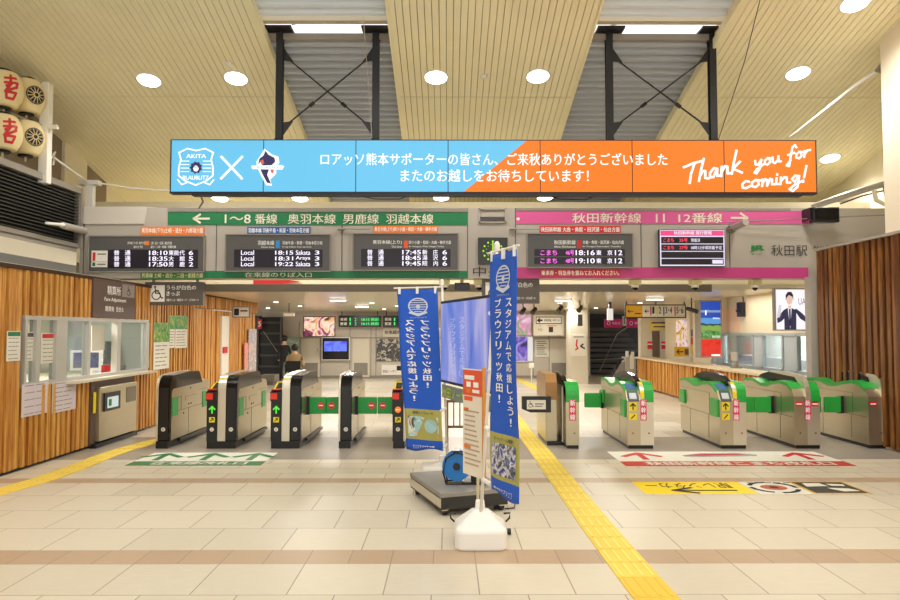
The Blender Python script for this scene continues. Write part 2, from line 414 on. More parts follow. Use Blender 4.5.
mb = MB(); slats(mb, RX+.08, -1, 5.5, RY1, .03, 3.02, .15, .085, .11, vary=.7, back=.04)
mb.box(RX, RX+.12, 5.5, RY1, 3.02, 3.06, 2)
struct(mb.build('wall_right_timber', [W_right, W_back, M_fascia]))
mb = MB()
for px, y0, y1, w in ((836, 252, 288, .012), (845, 250, 280, .012), (872, 243, 282, .016), (884, 240, 278, .016), (817, 262, 284, .008)):
    a = PX(px, y0, RX+.0); b = PX(px, y1, RX+.0); mb.box(RX-.025, RX+.02, a.y-w*2, a.y+w*2, b.z, a.z)
# jamb at the end of the right timber wall
jx0, jx1, _, _ = R(808.5, 278, 815, 380, RY1+.1)
mb = MB(); mb.box(jx0, jx1+.02, RY1+.02, RY1+.2, 0, 2.6); struct(mb.build('trim_1', M_fascia))
# floor-to-ceiling slope between louvres and timber on the left
LX = -6.36
mb = MB()
for (x0, z0), (x1, z1), mi in (((LX, 3.16), (LX+.05, 3.02), 2), ((LX+.05, 3.02), (WX-.45, 2.66), 0), ((WX-.45, 2.66), (WX-.15, 2.47), 1)):
    ya, yc = min(11.85, -x0*690/371), min(11.85, -x1*690/371)
    mb.hexa([(x0, 3, z0-.03), (x1, 3, z1-.03), (x1, yc, z1-.03), (x0, ya, z0-.03), (x0, 3, z0), (x1, 3, z1), (x1, yc, z1), (x0, ya, z0)], mi)
struct(mb.build('trim_2', [mat('soffit_beige', (190, 180, 158), .6), M_board, M_fascia2]))
t = thing('louvre_screen', 'long black louvred screen above the left timber wall', 'louvre', (LX, 8, 3.1))
mb = MB()
for k in range(15):
    z = 3.2+k*.055
    mb.hexa([(LX-.01, 3, z), (LX+.05, 3, z-.012), (LX+.05, 11.8, z-.012), (LX-.01, 11.8, z), (LX-.01, 3, z+.012), (LX+.05, 3, z), (LX+.05, 11.8, z), (LX-.01, 11.8, z+.012)], 0)
mb.build('blades', mat('louvre_grey', (70, 70, 66), .45), t)
mb = MB(); mb.box(LX-.05, LX-.03, 3, 11.8, 3.1, 4.05); mb.build('backing', mat('louvre_shadow', (16, 17, 18), .7), t)
mb = MB(); mb.box(LX-.06, LX+.08, 3, 11.82, 4.03, 4.13); mb.box(LX-.06, LX+.05, 3, 11.82, 3.1, 3.17); mb.box(LX-.06, LX+.09, 11.78, 11.84, 3.1, 4.13); mb.build('frame', M_fascia2, t)
# ------------------------------------------------------------------ fare adjustment office in the left wall
mb = MB()
mb.box(-7.1, -7.0, 7.3, 12.6, 0, 2.5, 0); mb.box(-7.0, WX-.13, 7.3, 7.4, 0, 2.5, 0); mb.box(-7.0, WX-.13, 12.5, 12.6, 0, 2.5, 1); mb.box(-7.0, WX-.14, 7.4, 12.5, 2.4, 2.5, 0)
struct(mb.build('wall_office', [mat('office_wall', (205, 200, 180), .6), mat('office_wall_blue', (160, 170, 165), .6)]))
M_alu = mat('aluminium_frame', (192, 190, 184), .4, .3)
t = thing('ticket_window', 'aluminium framed service window with sliding panes in the left timber wall', 'window', (WX, (wy0+wy1)/2, wz0))
mb = MB()
def pr(px): return PX(px, 345, WX).y
mb.box(WX-.1, WX+.008, wy0, wy1, wz1-.04, wz1+.01); mb.box(WX-.1, WX+.008, wy0, wy1, wz0-.01, wz0+.05)
for a, b in ((25, 27), (36, 40), (56, 67), (88, 90.5), (117, 120.5), (146, 149)): mb.box(WX-.09, WX+.004, pr(a), pr(b), wz0+.05, wz1-.04)
mb.build('frame', M_alu, t)
gl = mat('window_glass', (225, 235, 235), .03, trans=.97)
mb = MB(); mb.box(WX-.05, WX-.044, pr(27), pr(56), wz0+.05, wz1-.04); mb.build('pane', gl, t)
mb = MB(); mb.box(WX-.05, WX-.044, pr(67), pr(88), wz0+.05, wz1-.04); mb.build('pane', gl, t)
mb = MB(); mb.box(WX-.05, WX-.044, pr(120.5), pr(146), wz0+.05, wz1-.04); mb.build('pane', gl, t)
mb = MB(); mb.box(WX-.3, WX+.16, pr(66), pr(148), wz0-.03, wz0+.005); tag(mb.build('service_counter', mat('counter_beige', (205, 196, 174), .4)), 'beige counter ledge under the sliding service window', 'counter')
# office contents
def wallrect(px0, y0, px1, y1, X):   # y0,y1, z0,z1 on the plane x=X
    a = PX(px0, (y0+y1)/2, X); b = PX(px1, (y0+y1)/2, X); c = (px0+px1)/2
    return a.y, b.y, PX(c, y1, X).z, PX(c, y0, X).z
def notice(name, px0, y0, px1, y1, X, label, head=None, lines=6, paper=None, cat='notice', icon=False, pic=None):
    a, b, c, d = wallrect(px0, y0, px1, y1, X); w = b-a; h = d-c
    t = thing(name, label, cat, (X, (a+b)/2, c))
    mb = MB(); mb.box(X, X+.006, a, b, c, d); mb.build('sheet', paper or M_paper, t)
    mb = MB(); zt = d-.06*h
    if head:
        mb.box(X+.006, X+.008, a+.04*w, b-.04*w, d-.17*h, d-.03*h, 0); zt = d-.24*h
    if pic: mb.box(X+.006, X+.008, a, b, d-.42*h, d, 0); zt = d-.5*h
    zb = c+.08*h
    for k in range(lines):
        z = zt-(zt-zb)*k/max(1, lines-1); l = random.uniform(.6, .85)
        n = random.randint(2, 4)
        for q in range(n):
            u0 = .1+l*q/n; mb.box(X+.006, X+.007, a+u0*w, a+(u0+l/n*.85)*w, z-.008*h-.001, z+.008*h+.001, 1)
    mb.build('print', [head or pic or M_ink, M_ink], t)
    return t
notice('notice', 24.5, 332, 33, 361, WX-.043, 'notice with grey heading taped inside the left end of the office window', M_board)
notice('notice', 41, 333, 54, 363, WX-.043, 'notice with red heading taped inside the office window', M_red)
notice('notice', 6.5, 331, 20, 361, WX+.0, 'white notice with green heading on the timber wall left of the office window', M_green)
P_lilac = mat('lilac_paper', (216, 206, 216), .7)
notice('notice', 21.5, 383, 48, 415, WX+.005, 'pale lilac notice with green map under the left of the office window', paper=P_lilac, lines=5)
notice('notice', 52, 381, 75.5, 411, WX+.005, 'pale lilac text notice under the office window, beside the fare machine', paper=P_lilac, lines=7)
M_pg = picture('poster_green_print', [(40, 120, 80), (70, 150, 60), (210, 200, 70)], 7)
notice('poster', 153.5, 322.5, 169, 369, WX+.006, 'poster with large green top, nearest to the office window', pic=M_pg, cat='poster')
notice('poster', 168.5, 315.5, 174.5, 348, WX+.001, 'narrow middle poster of three with green tops, partly overlapped', pic=M_pg, cat='poster')
notice('poster', 175, 315.5, 187, 348, WX+.006, 'far poster of the three with green tops on timber wall', pic=M_pg, cat='poster')
a, b, c, d = wallrect(221, 316, 228, 400, WX+.0)
t = thing('fire_equipment_panel', 'narrow white panel with small red box let into the timber wall', 'panel', (WX, (a+b)/2, c))
MB().box(WX-.03, WX+.015, a, b, .05, d).build('panel', M_white, t)
z = PX(224, 350, WX).z; MB().box(WX+.015, WX+.04, a+.1*(b-a), b-.3*(b-a), z-.07, z+.07).build('alarm_box', M_red, t)
a, b, c, d = wallrect(248.5, 329, 256, 372, WX+.02)
tag(MB().box(WX, WX+.03, a, b, c, d).build('poster', picture('poster_pastel', [(230, 225, 220), (215, 180, 170), (150, 160, 170), (240, 236, 230)], 4)), 'tall pale poster at the far end of the left timber wall', 'poster')
a, b, c, d = wallrect(244.5, 343, 248, 372, WX+.02)
tag(MB().box(WX, WX+.025, a, b, c, d).build('leaflet_board', picture('leaflet_pink', [(240, 220, 215), (225, 120, 110), (235, 230, 220)], 9)), 'small leaflet board in pink and white beside the tall pale poster', 'board')
# brown fare adjustment sign
a, b, c, d = wallrect(93.5, 281, 135, 318.5, WX+.02)
t = thing('fare_adjustment_sign', 'brown fare adjustment sign with white lettering above the office window', 'sign', (WX, (a+b)/2, c))
MB().box(WX-.02, WX+.02, a, b, c, d).build('panel', M_plum, t)
def on_left(mb, X):  # drawn with x to the right along +y, flipped onto a wall facing +x
    return mb.map(lambda p: (X+(-p.y), p.x, p.z))
mb = MB(); w = b-a; h = d-c
mb.text('精算所', a+.3*w, a+.62*w, c+.62*h, c+.86*h, -.001, 0, .01); mb.text('Fare Adjustment', a+.24*w, a+.76*w, c+.42*h, c+.55*h, -.001, 0, .01)
mb.text('精算处  정산소', a+.26*w, a+.7*w, c+.18*h, c+.32*h, -.001, 0, .01)
on_left(mb, WX+.022).build('lettering', M_text, t)
mb = MB(); mb.rect(a+.66*w, a+.98*w, c+.6*h, c+.95*h, -.0005, 0)
def wheelchair(mb, cx, cz_, s, y, mi):
    mb.disc((cx-.02*s, cz_-.12*s), .3*s, y, mi, inner=.78, seg=22)
    mb.disc((cx-.1*s, cz_+.42*s), .07*s, y, mi, seg=12)
    mb.stroke([(cx-.09*s, cz_+.32*s), (cx-.06*s, cz_+.02*s), (cx+.2*s, cz_+.0*s), (cx+.32*s, cz_-.3*s), (cx+.42*s, cz_-.27*s)], .07*s, y, mi)
    mb.stroke([(cx-.08*s, cz_+.2*s), (cx+.15*s, cz_+.18*s)], .05*s, y, mi)
wheelchair(mb, a+.82*w, c+.77*h, .3*h, -.002, 1)
on_left(mb, WX+.022).build('wheelchair_icon', [mat('taupe_square', (150, 138, 130)), M_dark], t)
# fare machine
fx = WX+.04
t = thing('fare_adjustment_machine', 'stainless fare adjustment machine set into the left timber wall', 'ticket machine', (fx, (my0+my1)/2, 0))
mb = MB(); mb.box(fx-.5, fx-.02, my0+.02, my1-.02, .03, .95); mb.build('surround', M_plum, t)
mb = MB(); mb.box(fx-.02, fx+.05, my0+.14, my1-.03, .08, .86); mb.build('body', M_steel, t, bevel=.006)
yc0 = my0+.14; ww = my1-.03-yc0
mb = MB(); mb.box(fx+.05, fx+.075, yc0+.08*ww, yc0+.48*ww, .50, .77); mb.build('bezel', M_black, t)
mb = MB(); mb.box(fx+.075, fx+.078, yc0+.14*ww, yc0+.42*ww, .54, .70); mb.build('touchscreen', mat('machine_screen', (215, 230, 225), emit=.8), t)
mb = MB(); mb.box(fx+.078, fx+.08, yc0+.17*ww, yc0+.24*ww, .57, .67); mb.build('screen_icon', M_green, t)
mb = MB(); mb.box(fx+.05, fx+.056, yc0+.68*ww, yc0+.96*ww, .56, .80); mb.build('coin_panel', mat('steel_dark', (130, 124, 108), .35, .8), t)
mb = MB(); mb.box(fx+.0, fx+.012, my0+.04, my0+.1, .5, .8); mb.build('yellow_strip', M_yellow, t)
mb = MB(); mb.box(fx-.02, fx+.06, my0+.02, my1-.02, 0, .06); mb.build('plinth', M_black, t)
# office furniture seen through the panes
tag(MB().box(-5.37, -5.36, 10.45, 10.85, 1.38, 1.76).build('office_poster', M_paper), 'white chart pinned up inside the fare office', 'poster')
t = thing('office_monitor', 'grey computer monitor standing on the office desk behind the open window', 'monitor', (-5.7, 10.95, .98), math.radians(25))
MB().box(-.12, .12, -.02, .02, 0, .02).box(-.02, .02, -.01, .01, 0, .1).build('stand', M_alu, t, False)
MB().box(-.22, .22, -.02, .02, .08, .40).build('casing', M_alu, t, False)
MB().box(-.18, .18, -.022, -.02, .12, .36).build('screen', picture('office_screen', [(60, 70, 100), (120, 130, 160), (40, 45, 60)], 9, emit=.5), t, False)
tag(MB().box(-6.9, WX-.32, 8.0, 12.3, .9, .97).build('office_desk', mat('desk_top', (180, 170, 150), .4)), 'long desk inside the fare office behind the windows', 'desk')
tag(MB().lathe([(.06, 0), (.08, .1), (.08, .16)], (-5.5, 11.2, .97), 12).build('red_pot', M_red), 'red pot on the fare office desk behind the open window', 'pot')
t = thing('payment_terminal', 'dark slanted payment terminal on the desk beside the red pot', 'terminal', (-5.5, 11.6, .97))
MB().yz([(-.1, 0), (.1, 0), (.1, .14), (-.1, .04)], -.08, .08).build('body', M_black, t, False)
tag(MB().box(-6.2, -5.9, 11.9, 12.4, .97, 1.5).build('document_rack', picture('rack_docs', [(220, 215, 200), (150, 170, 190), (190, 180, 150)], 8)), 'rack of papers on the far end of the office desk', 'rack')
tag(MB().box(-6.9, -6.5, 9.0, 9.9, .97, 1.75).build('filing_cabinet', picture('cab_grey', [(120, 125, 125), (160, 160, 150), (200, 190, 120)], 3)), 'grey shelving unit inside the office behind the wide mullion', 'cabinet')
# ------------------------------------------------------------------ lanterns
M_lan = mat('lantern_paper', (240, 222, 172), .7, noise=.04, emit=0)
LG = 'paper lanterns above the black louvres'
def lantern(px, py, Y, kanji, label):
    c = P(px, py, Y); t = thing('paper_lantern', label, 'lantern', (c.x, c.y, c.z-.29), 0, LG)
    prof = [(.09, .03)]
    n = 22
    for k in range(n+1):
        u = k/n; r = .1+.15*math.sin(PI*(.12+.76*u))**.8+(.004 if k % 2 else -.003); prof.append((r*1.02, .04+u*.5))
    MB().lathe(prof, seg=26).build('shade', M_lan, t, False, smooth=True)
    MB().lathe([(.1, 0), (.11, .015), (.1, .045)], seg=20).build('base_ring', M_black, t, False)
    MB().lathe([(.1, .53), (.11, .56), (.1, .585)], seg=20).build('top_ring', M_black, t, False)
    MB().tube([(0, 0, -.07), (0, 0, .02)], [.012, .02], 6).build('tassel', M_lan, t, False)
    mb = MB()
    def wrap(p):   # p.x: arc length around the lantern, p.z height
        zc = min(max((p.z-.04)/.5, 0), 1); r = (.1+.15*math.sin(PI*(.12+.76*zc))**.8)*1.02+.008
        a = -PI/2 + p.x/.25 + (.92 if kanji else 1.05) ; return (r*math.cos(a), r*math.sin(a), p.z)
    if kanji:
        for pts in ([(-.08, .40), (.08, .43)], [(0, .46), (-.01, .33)], [(-.08, .33), (.09, .36), (.06, .28)], [(-.06, .28), (.0, .33), (-.07, .2), (.02, .26), (.08, .3)], [(-.06, .2), (.07, .21), (.05, .12), (-.05, .12), (-.06, .2)]):
            q = []
            for a, b in zip(pts[:-1], pts[1:]): q += [(a[0]+(b[0]-a[0])*k/4, a[1]+(b[1]-a[1])*k/4) for k in range(4)]
            mb.stroke(q+[pts[-1]], .036, 0)
        mb.map(wrap).build('red_character', M_red, t, False)
    else:
        mb.disc((0, .28), .14, 0, 0, inner=.9); mb.disc((0, .28), .028, 0, 0, seg=12)
        for k in range(12):
            a = 2*PI*k/12; ca, sa = math.cos(a), math.sin(a)
            mb.poly([(.045*math.cos(a-.1), 0, .28+.045*math.sin(a-.1)), (.122*math.cos(a-.2), 0, .28+.122*math.sin(a-.2)), (.122*math.cos(a+.2), 0, .28+.122*math.sin(a+.2)), (.045*math.cos(a+.1), 0, .28+.045*math.sin(a+.1))])
        mb.map(wrap).build('wheel_crest', M_dark, t, False)
    return c
lanterns = [lantern(27, 97, 10.5, False, 'upper paper lantern with black wheel crest beside the white post'),
            lantern(26, 138.5, 10.5, False, 'lower paper lantern with black wheel crest beside the white post'),
            lantern(4, 90, 10.0, True, 'upper paper lantern with red brush character at the photo edge'),
            lantern(3, 133, 10.0, True, 'lower paper lantern with red brush character at the photo edge')]
t = thing('lantern_post', 'white square post that carries the paper lanterns', 'post', P(45, 175, 10.7))
x0, x1, z0, z1 = R(41, 83, 49.5, 178, 10.7)
MB().box(x0, x1, 10.65, 10.78, 3.98, z1).build('post', M_white, t)
q = P(50, 127, 10.7); MB().box(q.x-.02, q.x+.12, 10.67, 10.73, q.z-.03, q.z+.03).build('bracket', M_white, t)
for py in (68, 110):
    a = P(-10, py-4, 9.8); b = P(43, py+16, 10.7); MB().tube([a, b], .022, 8).build('cross_bar', mat('bar_grey', (150, 145, 135), .4, .5), t)
# white frame by the fascia end
t = thing('steel_frame_post', 'white steel tee post and rods at left end of the fascia', 'post', P(90, 205, 12.45))
a = P(90, 208, 12.45); b = P(90, 183, 12.45); MB().box(a.x-.07, a.x+.07, 12.4, 12.5, a.z-.2, b.z).build('post', M_white, t)
MB().box(b.x-.18, b.x+.18, 12.38, 12.52, b.z-.04, b.z+.04).build('cap_plate', M_white, t)
MB().tube([P(50, 155, 11.2), P(68, 168, 11.6), P(88, 182, 12.45)], .02, 8).build('rod', M_white, t)
MB().tube([P(92, 182, 12.45), P(130, 188, 12.7), P(172, 191, 13)], .016, 8).build('rod', M_white, t)
MB().tube([P(53, 165, 11.2), P(55, 152, 11.2), P(49, 161, 11.1)], .02, 6).build('clamp', M_white, t)
# ------------------------------------------------------------------ right hand rods
t = thing('tension_rod', 'white tension rod running from the pier bracket down behind the screen wall', 'rod', P(880, 68, 10.0))
MB().tube([P(881, 68, 10.0), P(855, 86, 10.3), P(790, 137, 11.4)], [.022, .03, .012], 8).build('rod', M_white, t)
a = P(881, 66, 9.98); MB().prism([(a.x-.07, a.y, a.z-.06), (a.x+.05, a.y, a.z-.1), (a.x+.06, a.y, a.z+.12)], (0, .05, 0)).build('bracket', M_fascia2, t)
t = thing('handrail_pipe', 'pale grey pipe bundle crossing above the right end of the fascia', 'pipe', P(850, 195, 12.6))
MB().tube([P(812, 207, 13.2), P(850, 194, 12.8), P(884, 184, 12.4)], .06, 10).build('pipe', M_fascia, t)
MB().tube([P(840, 204, 12.5), P(862, 196, 12.3), P(886, 190, 12)], .014, 6).build('cable', M_black, t)
MB().tube([P(874, 190, 12), P(876, 200, 12), P(888, 206, 12), P(893, 222, 12), P(896, 240, 12)], .04, 8).build('hose', M_cream, t)
MB().tube([P(884, 186, 12), P(887, 200, 12), P(890, 225, 12)], .03, 8).build('hose', M_fascia2, t)
# ------------------------------------------------------------------ video wall
BY = 10.0
t = thing('video_wall', 'long blue and orange video wall of seven panels hung below the ceiling', 'screen', P(494, 194, BY))
bx0, bx1, bz0, bz1 = R(171, 140, 816, 192.5, BY)
def bX(px): return bx0+(bx1-bx0)*(px-171)/645
def bZ(py): return bz1-(bz1-bz0)*(py-140)/52.5
E_b = mat('screen_blue', (104, 198, 240), emit=.95); E_o = mat('screen_orange', (255, 122, 4), emit=1.0)
E_w = mat('screen_white', (255, 255, 255), emit=1.15); E_n = mat('screen_navy', (46, 34, 96), emit=.8); E_r = mat('screen_red', (232, 96, 70), emit=.9)
M_bez = mat('bezel_navy', (40, 60, 110), .4)
mb = MB(); mb.box(bx0-.02, bx1+.02, BY+.012, BY+.14, bz0-.015, bz1+.008); mb.box(bx0+.3, bx1-.2, BY+.02, BY+.14, bz0-.045, bz0-.015); mb.build('housing', mat('housing_dark', (32, 32, 42), .5), t)
for k in range(7):
    a = bx0+(bx1-bx0)*k/7+.006; b = bx0+(bx1-bx0)*(k+1)/7-.006; z0 = bz0+.01; z1 = bz1-.01
    mb = MB(); mb.box(a, b, BY, BY+.012, z0, z1, 2)
    if k < 3: mb.rect(a, b, z0, z1, BY-.001, 0)
    elif k > 3: mb.rect(a, b, z0, z1, BY-.001, 1)
    else:
        u0, u1 = bX(463), bX(526)
        mb.poly([(a, BY-.001, z0), (u0, BY-.001, z0), (u1, BY-.001, z1), (a, BY-.001, z1)], 0); mb.poly([(u0, BY-.001, z0), (b, BY-.001, z0), (b, BY-.001, z1), (u1, BY-.001, z1)], 1)
    mb.build('screen_panel', [E_b, E_o, M_bez], t)
mb = MB(); Yt = BY-.004
mb.text('ロアッソ熊本サポーターの皆さん、ご来秋ありがとうございました', bX(320), bX(667), bZ(165.5), bZ(153), Yt, 0, .012)
mb.text('またのお越しをお待ちしています！', bX(400), bX(588), bZ(182), bZ(169.5), Yt, 0, .012)
mb.build('lettering', E_w, t)
mb = MB(); mb.stroke([(bX(221), bZ(157)), (bX(242), bZ(179))], .035, Yt); mb.stroke([(bX(242), bZ(157)), (bX(221), bZ(179))], .035, Yt); mb.build('cross_mark', E_w, t)
# shield emblem
mb = MB(); sh = [(179, 153), (187, 149), (196, 151), (205, 149), (213, 153), (211, 160), (213, 168), (213, 176), (207, 181), (196, 185.5), (185, 181), (179, 176), (179, 168), (181, 160), (179, 153)]
mb.stroke([(bX(a), bZ(b)) for a, b in sh], .022, Yt)
mb.text('AKITA', bX(186), bX(206), bZ(158.5), bZ(154.5), Yt, 0, .02); mb.text('BLAUBLITZ', bX(183), bX(209), bZ(180), bZ(176), Yt, 0, .02)
for k in range(4):
    z = 161.5+k*3.5; mb.stroke([(bX(181), bZ(z)), (bX(189), bZ(z))], .012, Yt); mb.stroke([(bX(203), bZ(z)), (bX(211), bZ(z))], .012, Yt)
mb.stroke([(bX(178), bZ(180)), (bX(182), bZ(185)), (bX(187), bZ(183))], .02, Yt); mb.stroke([(bX(214), bZ(180)), (bX(210), bZ(185)), (bX(205), bZ(183))], .02, Yt)
n = 18; mb.poly([(bX(196)+(.095 if k % 2 else .075)*math.cos(2*PI*k/n), Yt-.001, bZ(168)+(.095 if k % 2 else .075)*math.sin(2*PI*k/n)) for k in range(n)], 1)
mb.disc((bX(196), bZ(169)), .04, Yt-.002, 0, seg=10, rz=.045); mb.stroke([(bX(194), bZ(167.5)), (bX(198), bZ(167.5))], .01, Yt-.003, 1)
mb.build('shield_emblem', [E_w, E_n], t)
# horse crest
mb = MB(); 
mb.poly([(bX(a), Yt, bZ(b)) for a, b in ((264, 149), (268, 152), (272, 155), (278, 157), (279, 163), (276, 168), (276, 174), (270, 180), (272, 186), (266, 185.5), (261, 176), (257, 168), (256, 162), (260, 156))], 0)
mb.poly([(bX(a), Yt-.001, bZ(b)) for a, b in ((265, 151), (268, 155), (274, 158), (275, 162), (271, 166), (262, 166), (262, 160), (258, 165), (259, 159), (263, 156))], 1)
mb.poly([(bX(a), Yt-.001, bZ(b)) for a, b in ((260, 169), (269, 169), (267, 175), (271, 184), (267, 183), (262, 174))], 1)
mb.poly([(bX(a), Yt-.0015, bZ(b)) for a, b in ((260, 161), (263, 160), (264, 164), (261, 165))], 2); mb.poly([(bX(a), Yt-.0015, bZ(b)) for a, b in ((270, 169), (274, 169), (273, 174), (271, 173))], 2)
mb.poly([(bX(a), Yt-.002, bZ(b)) for a, b in ((251, 166), (281, 165.5), (284, 166.5), (282, 170), (252, 169.5))], 0)
mb.text('ROASSO', bX(257), bX(278), bZ(169), bZ(166.7), Yt-.003, 3, .01)
mb.build('horse_emblem', [E_w, E_n, E_r, E_b], t)
# handwritten words
SC = {'T': ([[(0, 1.75), (.7, 1.95), (1.5, 2.0)], [(.85, 1.95), (.55, .9), (.45, 0)]], 1.15), 'h': ([[(.4, 2.2), (.15, 1), (0, 0)], [(.05, .4), (.3, .95), (.5, .9), (.48, .2), (.75, .05)]], .8),
      'a': ([[(.6, .85), (.35, 1), (.05, .6), (.05, .15), (.3, .1), (.6, .9), (.58, .15), (.85, .1)]], .9), 'n': ([[(.05, 1), (0, 0)], [(.02, .4), (.3, .95), (.48, .85), (.48, .15), (.75, .1)]], .8),
      'k': ([[(.4, 2.3), (.15, 1), (0, 0)], [(.65, 1.1), (.1, .5), (.4, .25), (.8, -.1)]], .95), 'y': ([[(0, 1), (.02, .4), (.25, .25), (.55, .95)], [(.6, 1), (.4, -.4), (.1, -1), (-.1, -.8), (.1, -.4), (.8, .2)]], .85),
      'o': ([[(.35, 1), (.05, .7), (.05, .2), (.3, 0), (.55, .3), (.5, .8), (.3, 1), (.7, .85)]], .8), 'u': ([[(0, 1), (0, .25), (.2, .02), (.5, .4), (.55, 1), (.55, .15), (.8, .1)]], .9),
      'f': ([[(.85, 1.7), (.7, 2.15), (.45, 1.9), (.25, .5), (.1, -.9), (-.15, -.7), (.25, 0)], [(0, .85), (.65, 1)]], .75), 'r': ([[(.05, 1), (0, 0)], [(.02, .4), (.3, .95), (.6, .95)]], .7),
      'c': ([[(.55, .85), (.3, 1), (.03, .6), (.05, .15), (.3, 0), (.65, .25)]], .7), 'm': ([[(.05, 1), (0, 0)], [(.02, .4), (.25, .95), (.38, .8), (.36, 0), (.6, .95), (.74, .8), (.72, .15), (.95, .1)]], 1.0),
      'i': ([[(.08, .95), (.03, .15), (.25, .05)], [(.12, 1.35), (.13, 1.5)]], .35), 'g': ([[(.6, .85), (.3, 1), (.05, .55), (.25, .15), (.6, .9), (.45, -.6), (.1, -1.1), (-.15, -.8), (.3, -.2), (.9, .2)]], .85),
      '!': ([[(.3, 2.2), (.1, .6)], [(.03, .1), (.04, -.03)]], .5), ' ': ([], .55)}
def script(mb, s, px, py, ux, slope, y, w, xh):
    for ch in s:
        st, adv = SC[ch]
        for pl in st:
            q = [(bX(px+(a)*ux), bZ(py-b*xh-a*ux*slope)) for a, b in pl]; mb.stroke(q, w, y)
        px += adv*ux; py -= adv*ux*slope
mb = MB(); script(mb, 'Thank', 683, 184.5, 13.2, .22, Yt, .034, 9.8); script(mb, 'you for', 755, 167, 10.6, .2, Yt, .03, 6.6); script(mb, 'coming!', 741, 188.5, 13.6, .11, Yt, .032, 7.2)
mb.build('handwriting', E_w, t)
# hanger posts and bracing
for i, (px, lb) in enumerate(((280, 'leftmost black steel hanger post above the blue screens'), (376, 'black steel hanger post at the right of the left bay'), (609, 'black steel hanger post at the left of the right bay'), (712, 'rightmost black steel hanger post above the orange screens'))):
    a = P(px, 100, BY+.1).x; zt = cz(BY+.1)+.29
    t = thing('hanger_post', lb, 'post', (a, BY+.08, bz1)); 
    mb = MB(); mb.box(a-.05, a+.05, BY+.03, BY+.045, bz1+.02, zt); mb.box(a-.05, a+.05, BY+.115, BY+.13, bz1+.02, zt); mb.box(a-.012, a+.012, BY+.04, BY+.12, bz1+.02, zt); mb.box(a-.06, a+.06, BY+.03, BY+.13, bz1-.02, bz1+.03); mb.build('column', M_beamb, t)
    mb = MB(); mb.box(a-.2, a+.2, BY-.12, BY+.22, zt-.03, zt); mb.prism([(a-.16, BY+.06, zt-.03), (a+.16, BY+.06, zt-.03), (a+.05, BY+.06, zt-.16), (a-.05, BY+.06, zt-.16)], (0, .04, 0)); mb.build('top_plate', M_beamb, t)
    s_ = 1 if i % 2 == 0 else -1
    for zz in (zt-.35, bz1+.18):
        k = -1 if zz > 5.5 else 1
        mb = MB(); mb.prism([(a+s_*.05, BY+.07, zz-.1), (a+s_*.05, BY+.07, zz+.1), (a+s_*.2, BY+.07, zz+k*.12)], (0, .025, 0)); mb.build('gusset', M_beamb, t)
for i, (p0, p1, lb) in enumerate(((280, 376, 'black crossed tie rods between the two left hanger posts'), (609, 712, 'black crossed tie rods between the two right hanger posts'))):
    a = P(p0, 100, BY+.1).x+.15; b = P(p1, 100, BY+.1).x-.15; zt = cz(BY+.1)+.29-.45; zb = bz1+.28
    t = thing('cross_bracing', lb, 'bracing', (a, BY+.09, zb))
    for (xa, xb) in ((a, b), (b, a)):
        y = BY+.075+(.02 if xa == a else 0)
        A = V((xa, y, zt)); B = V((xb, y, zb)); MB().tube([A, B], .012, 6).build('tie_rod', M_beamb, t)
        c = A.lerp(B, .68); d = A.lerp(B, .74); MB().tube([c, d], .028, 6).build('turnbuckle', M_beamb, t)
tag(MB().tube([P(362, 0, 9.6), P(365, 40, 9.7), P(372, 138, BY-.02)], .006, 5).build('hanging_wire', M_fascia), 'thin pale wire hanging beside the second hanger post', 'wire')
tag(MB().tube([P(760, 0, 9), P(745, 60, 9.4), P(715, 150, BY+.16)], .006, 5).build('hanging_wire', M_dark), 'thin dark wire slanting down to the rightmost hanger post', 'wire')
for pts, lb in (([(355, 195), (375, 199), (400, 199), (412, 194)], 'thin cable sagging under the third blue screen panel'), ([(540, 194), (560, 199), (585, 200), (600, 194)], 'thin cable sagging under the orange screen panels')):
    tag(MB().tube([P(a, b, BY+.1) for a, b in pts], .007, 5).build('sagging_cable', M_black), lb, 'cable')
tag(MB().tube([P(201, 196, BY+.1), P(203, 202, 10.6), P(199, 208, 11.8)], .014, 6).build('power_cable', M_black), 'black cable dropping from the first blue panel to the fascia', 'cable')
# ------------------------------------------------------------------ fascia
FY = 11.9
x0, x1, z0, z1 = R(80, 208, 900, 278.5, FY); FZ0, FZ1 = z0, z1
def fr(px0, py0, px1, py1): return R(px0, py0, px1, py1, FY)
t = thing('platform_fascia', 'long grey metal fascia with green and pink platform bands above the gates', 'fascia', P(490, 278, FY)); FA = t
mb = MB(); mb.box(x0, x1+.05, FY, FY+.4, z0, z1); mb.build('panel', M_fascia, t)
mb = MB()
for px in (84, 216.5, 342, 467.5, 515.5, 641, 729.5):
    a = P(px, 240, FY).x; mb.box(a-.008, a+.008, FY-.004, FY, z0, z1)
mb.build('panel_joints', M_board, t)
mb = MB(); a, b, c, d = fr(80, 208, 148, 224); mb.prism([(a, FY-.02, c), (b-.06, FY-.02, c), (b, FY-.02, d+.02), (a, FY-.02, d+.02)], (0, .02, 0)); mb.build('cover_plate', mat('pale_cover', (200, 192, 180), .5), t)
mb = MB(); a, b, c, d = fr(168, 208.4, 468, 212); mb.box(a, b, FY-.02, FY, c, d); a, b, c, d = fr(516, 208.4, 790, 211); mb.box(a, b, FY-.02, FY, c, d)
mb.build('top_strip', M_fascia2, t)
def band(px0, py0, px1, py1, m, name):
    a, b, c, d = fr(px0, py0, px1, py1); return MB().box(a, b, FY-.012, FY, c, d).build(name, m, t)
band(168, 212.5, 468, 225, M_green, 'green_band'); band(204, 271, 468, 278.4, M_green, 'lower_green_band')
band(516, 211, 812, 224, M_pink, 'pink_band'); band(516, 267.5, 808, 278.4, mat('sign_pink_deep', (196, 62, 130), .5), 'lower_pink_band')
FYt = FY-.016
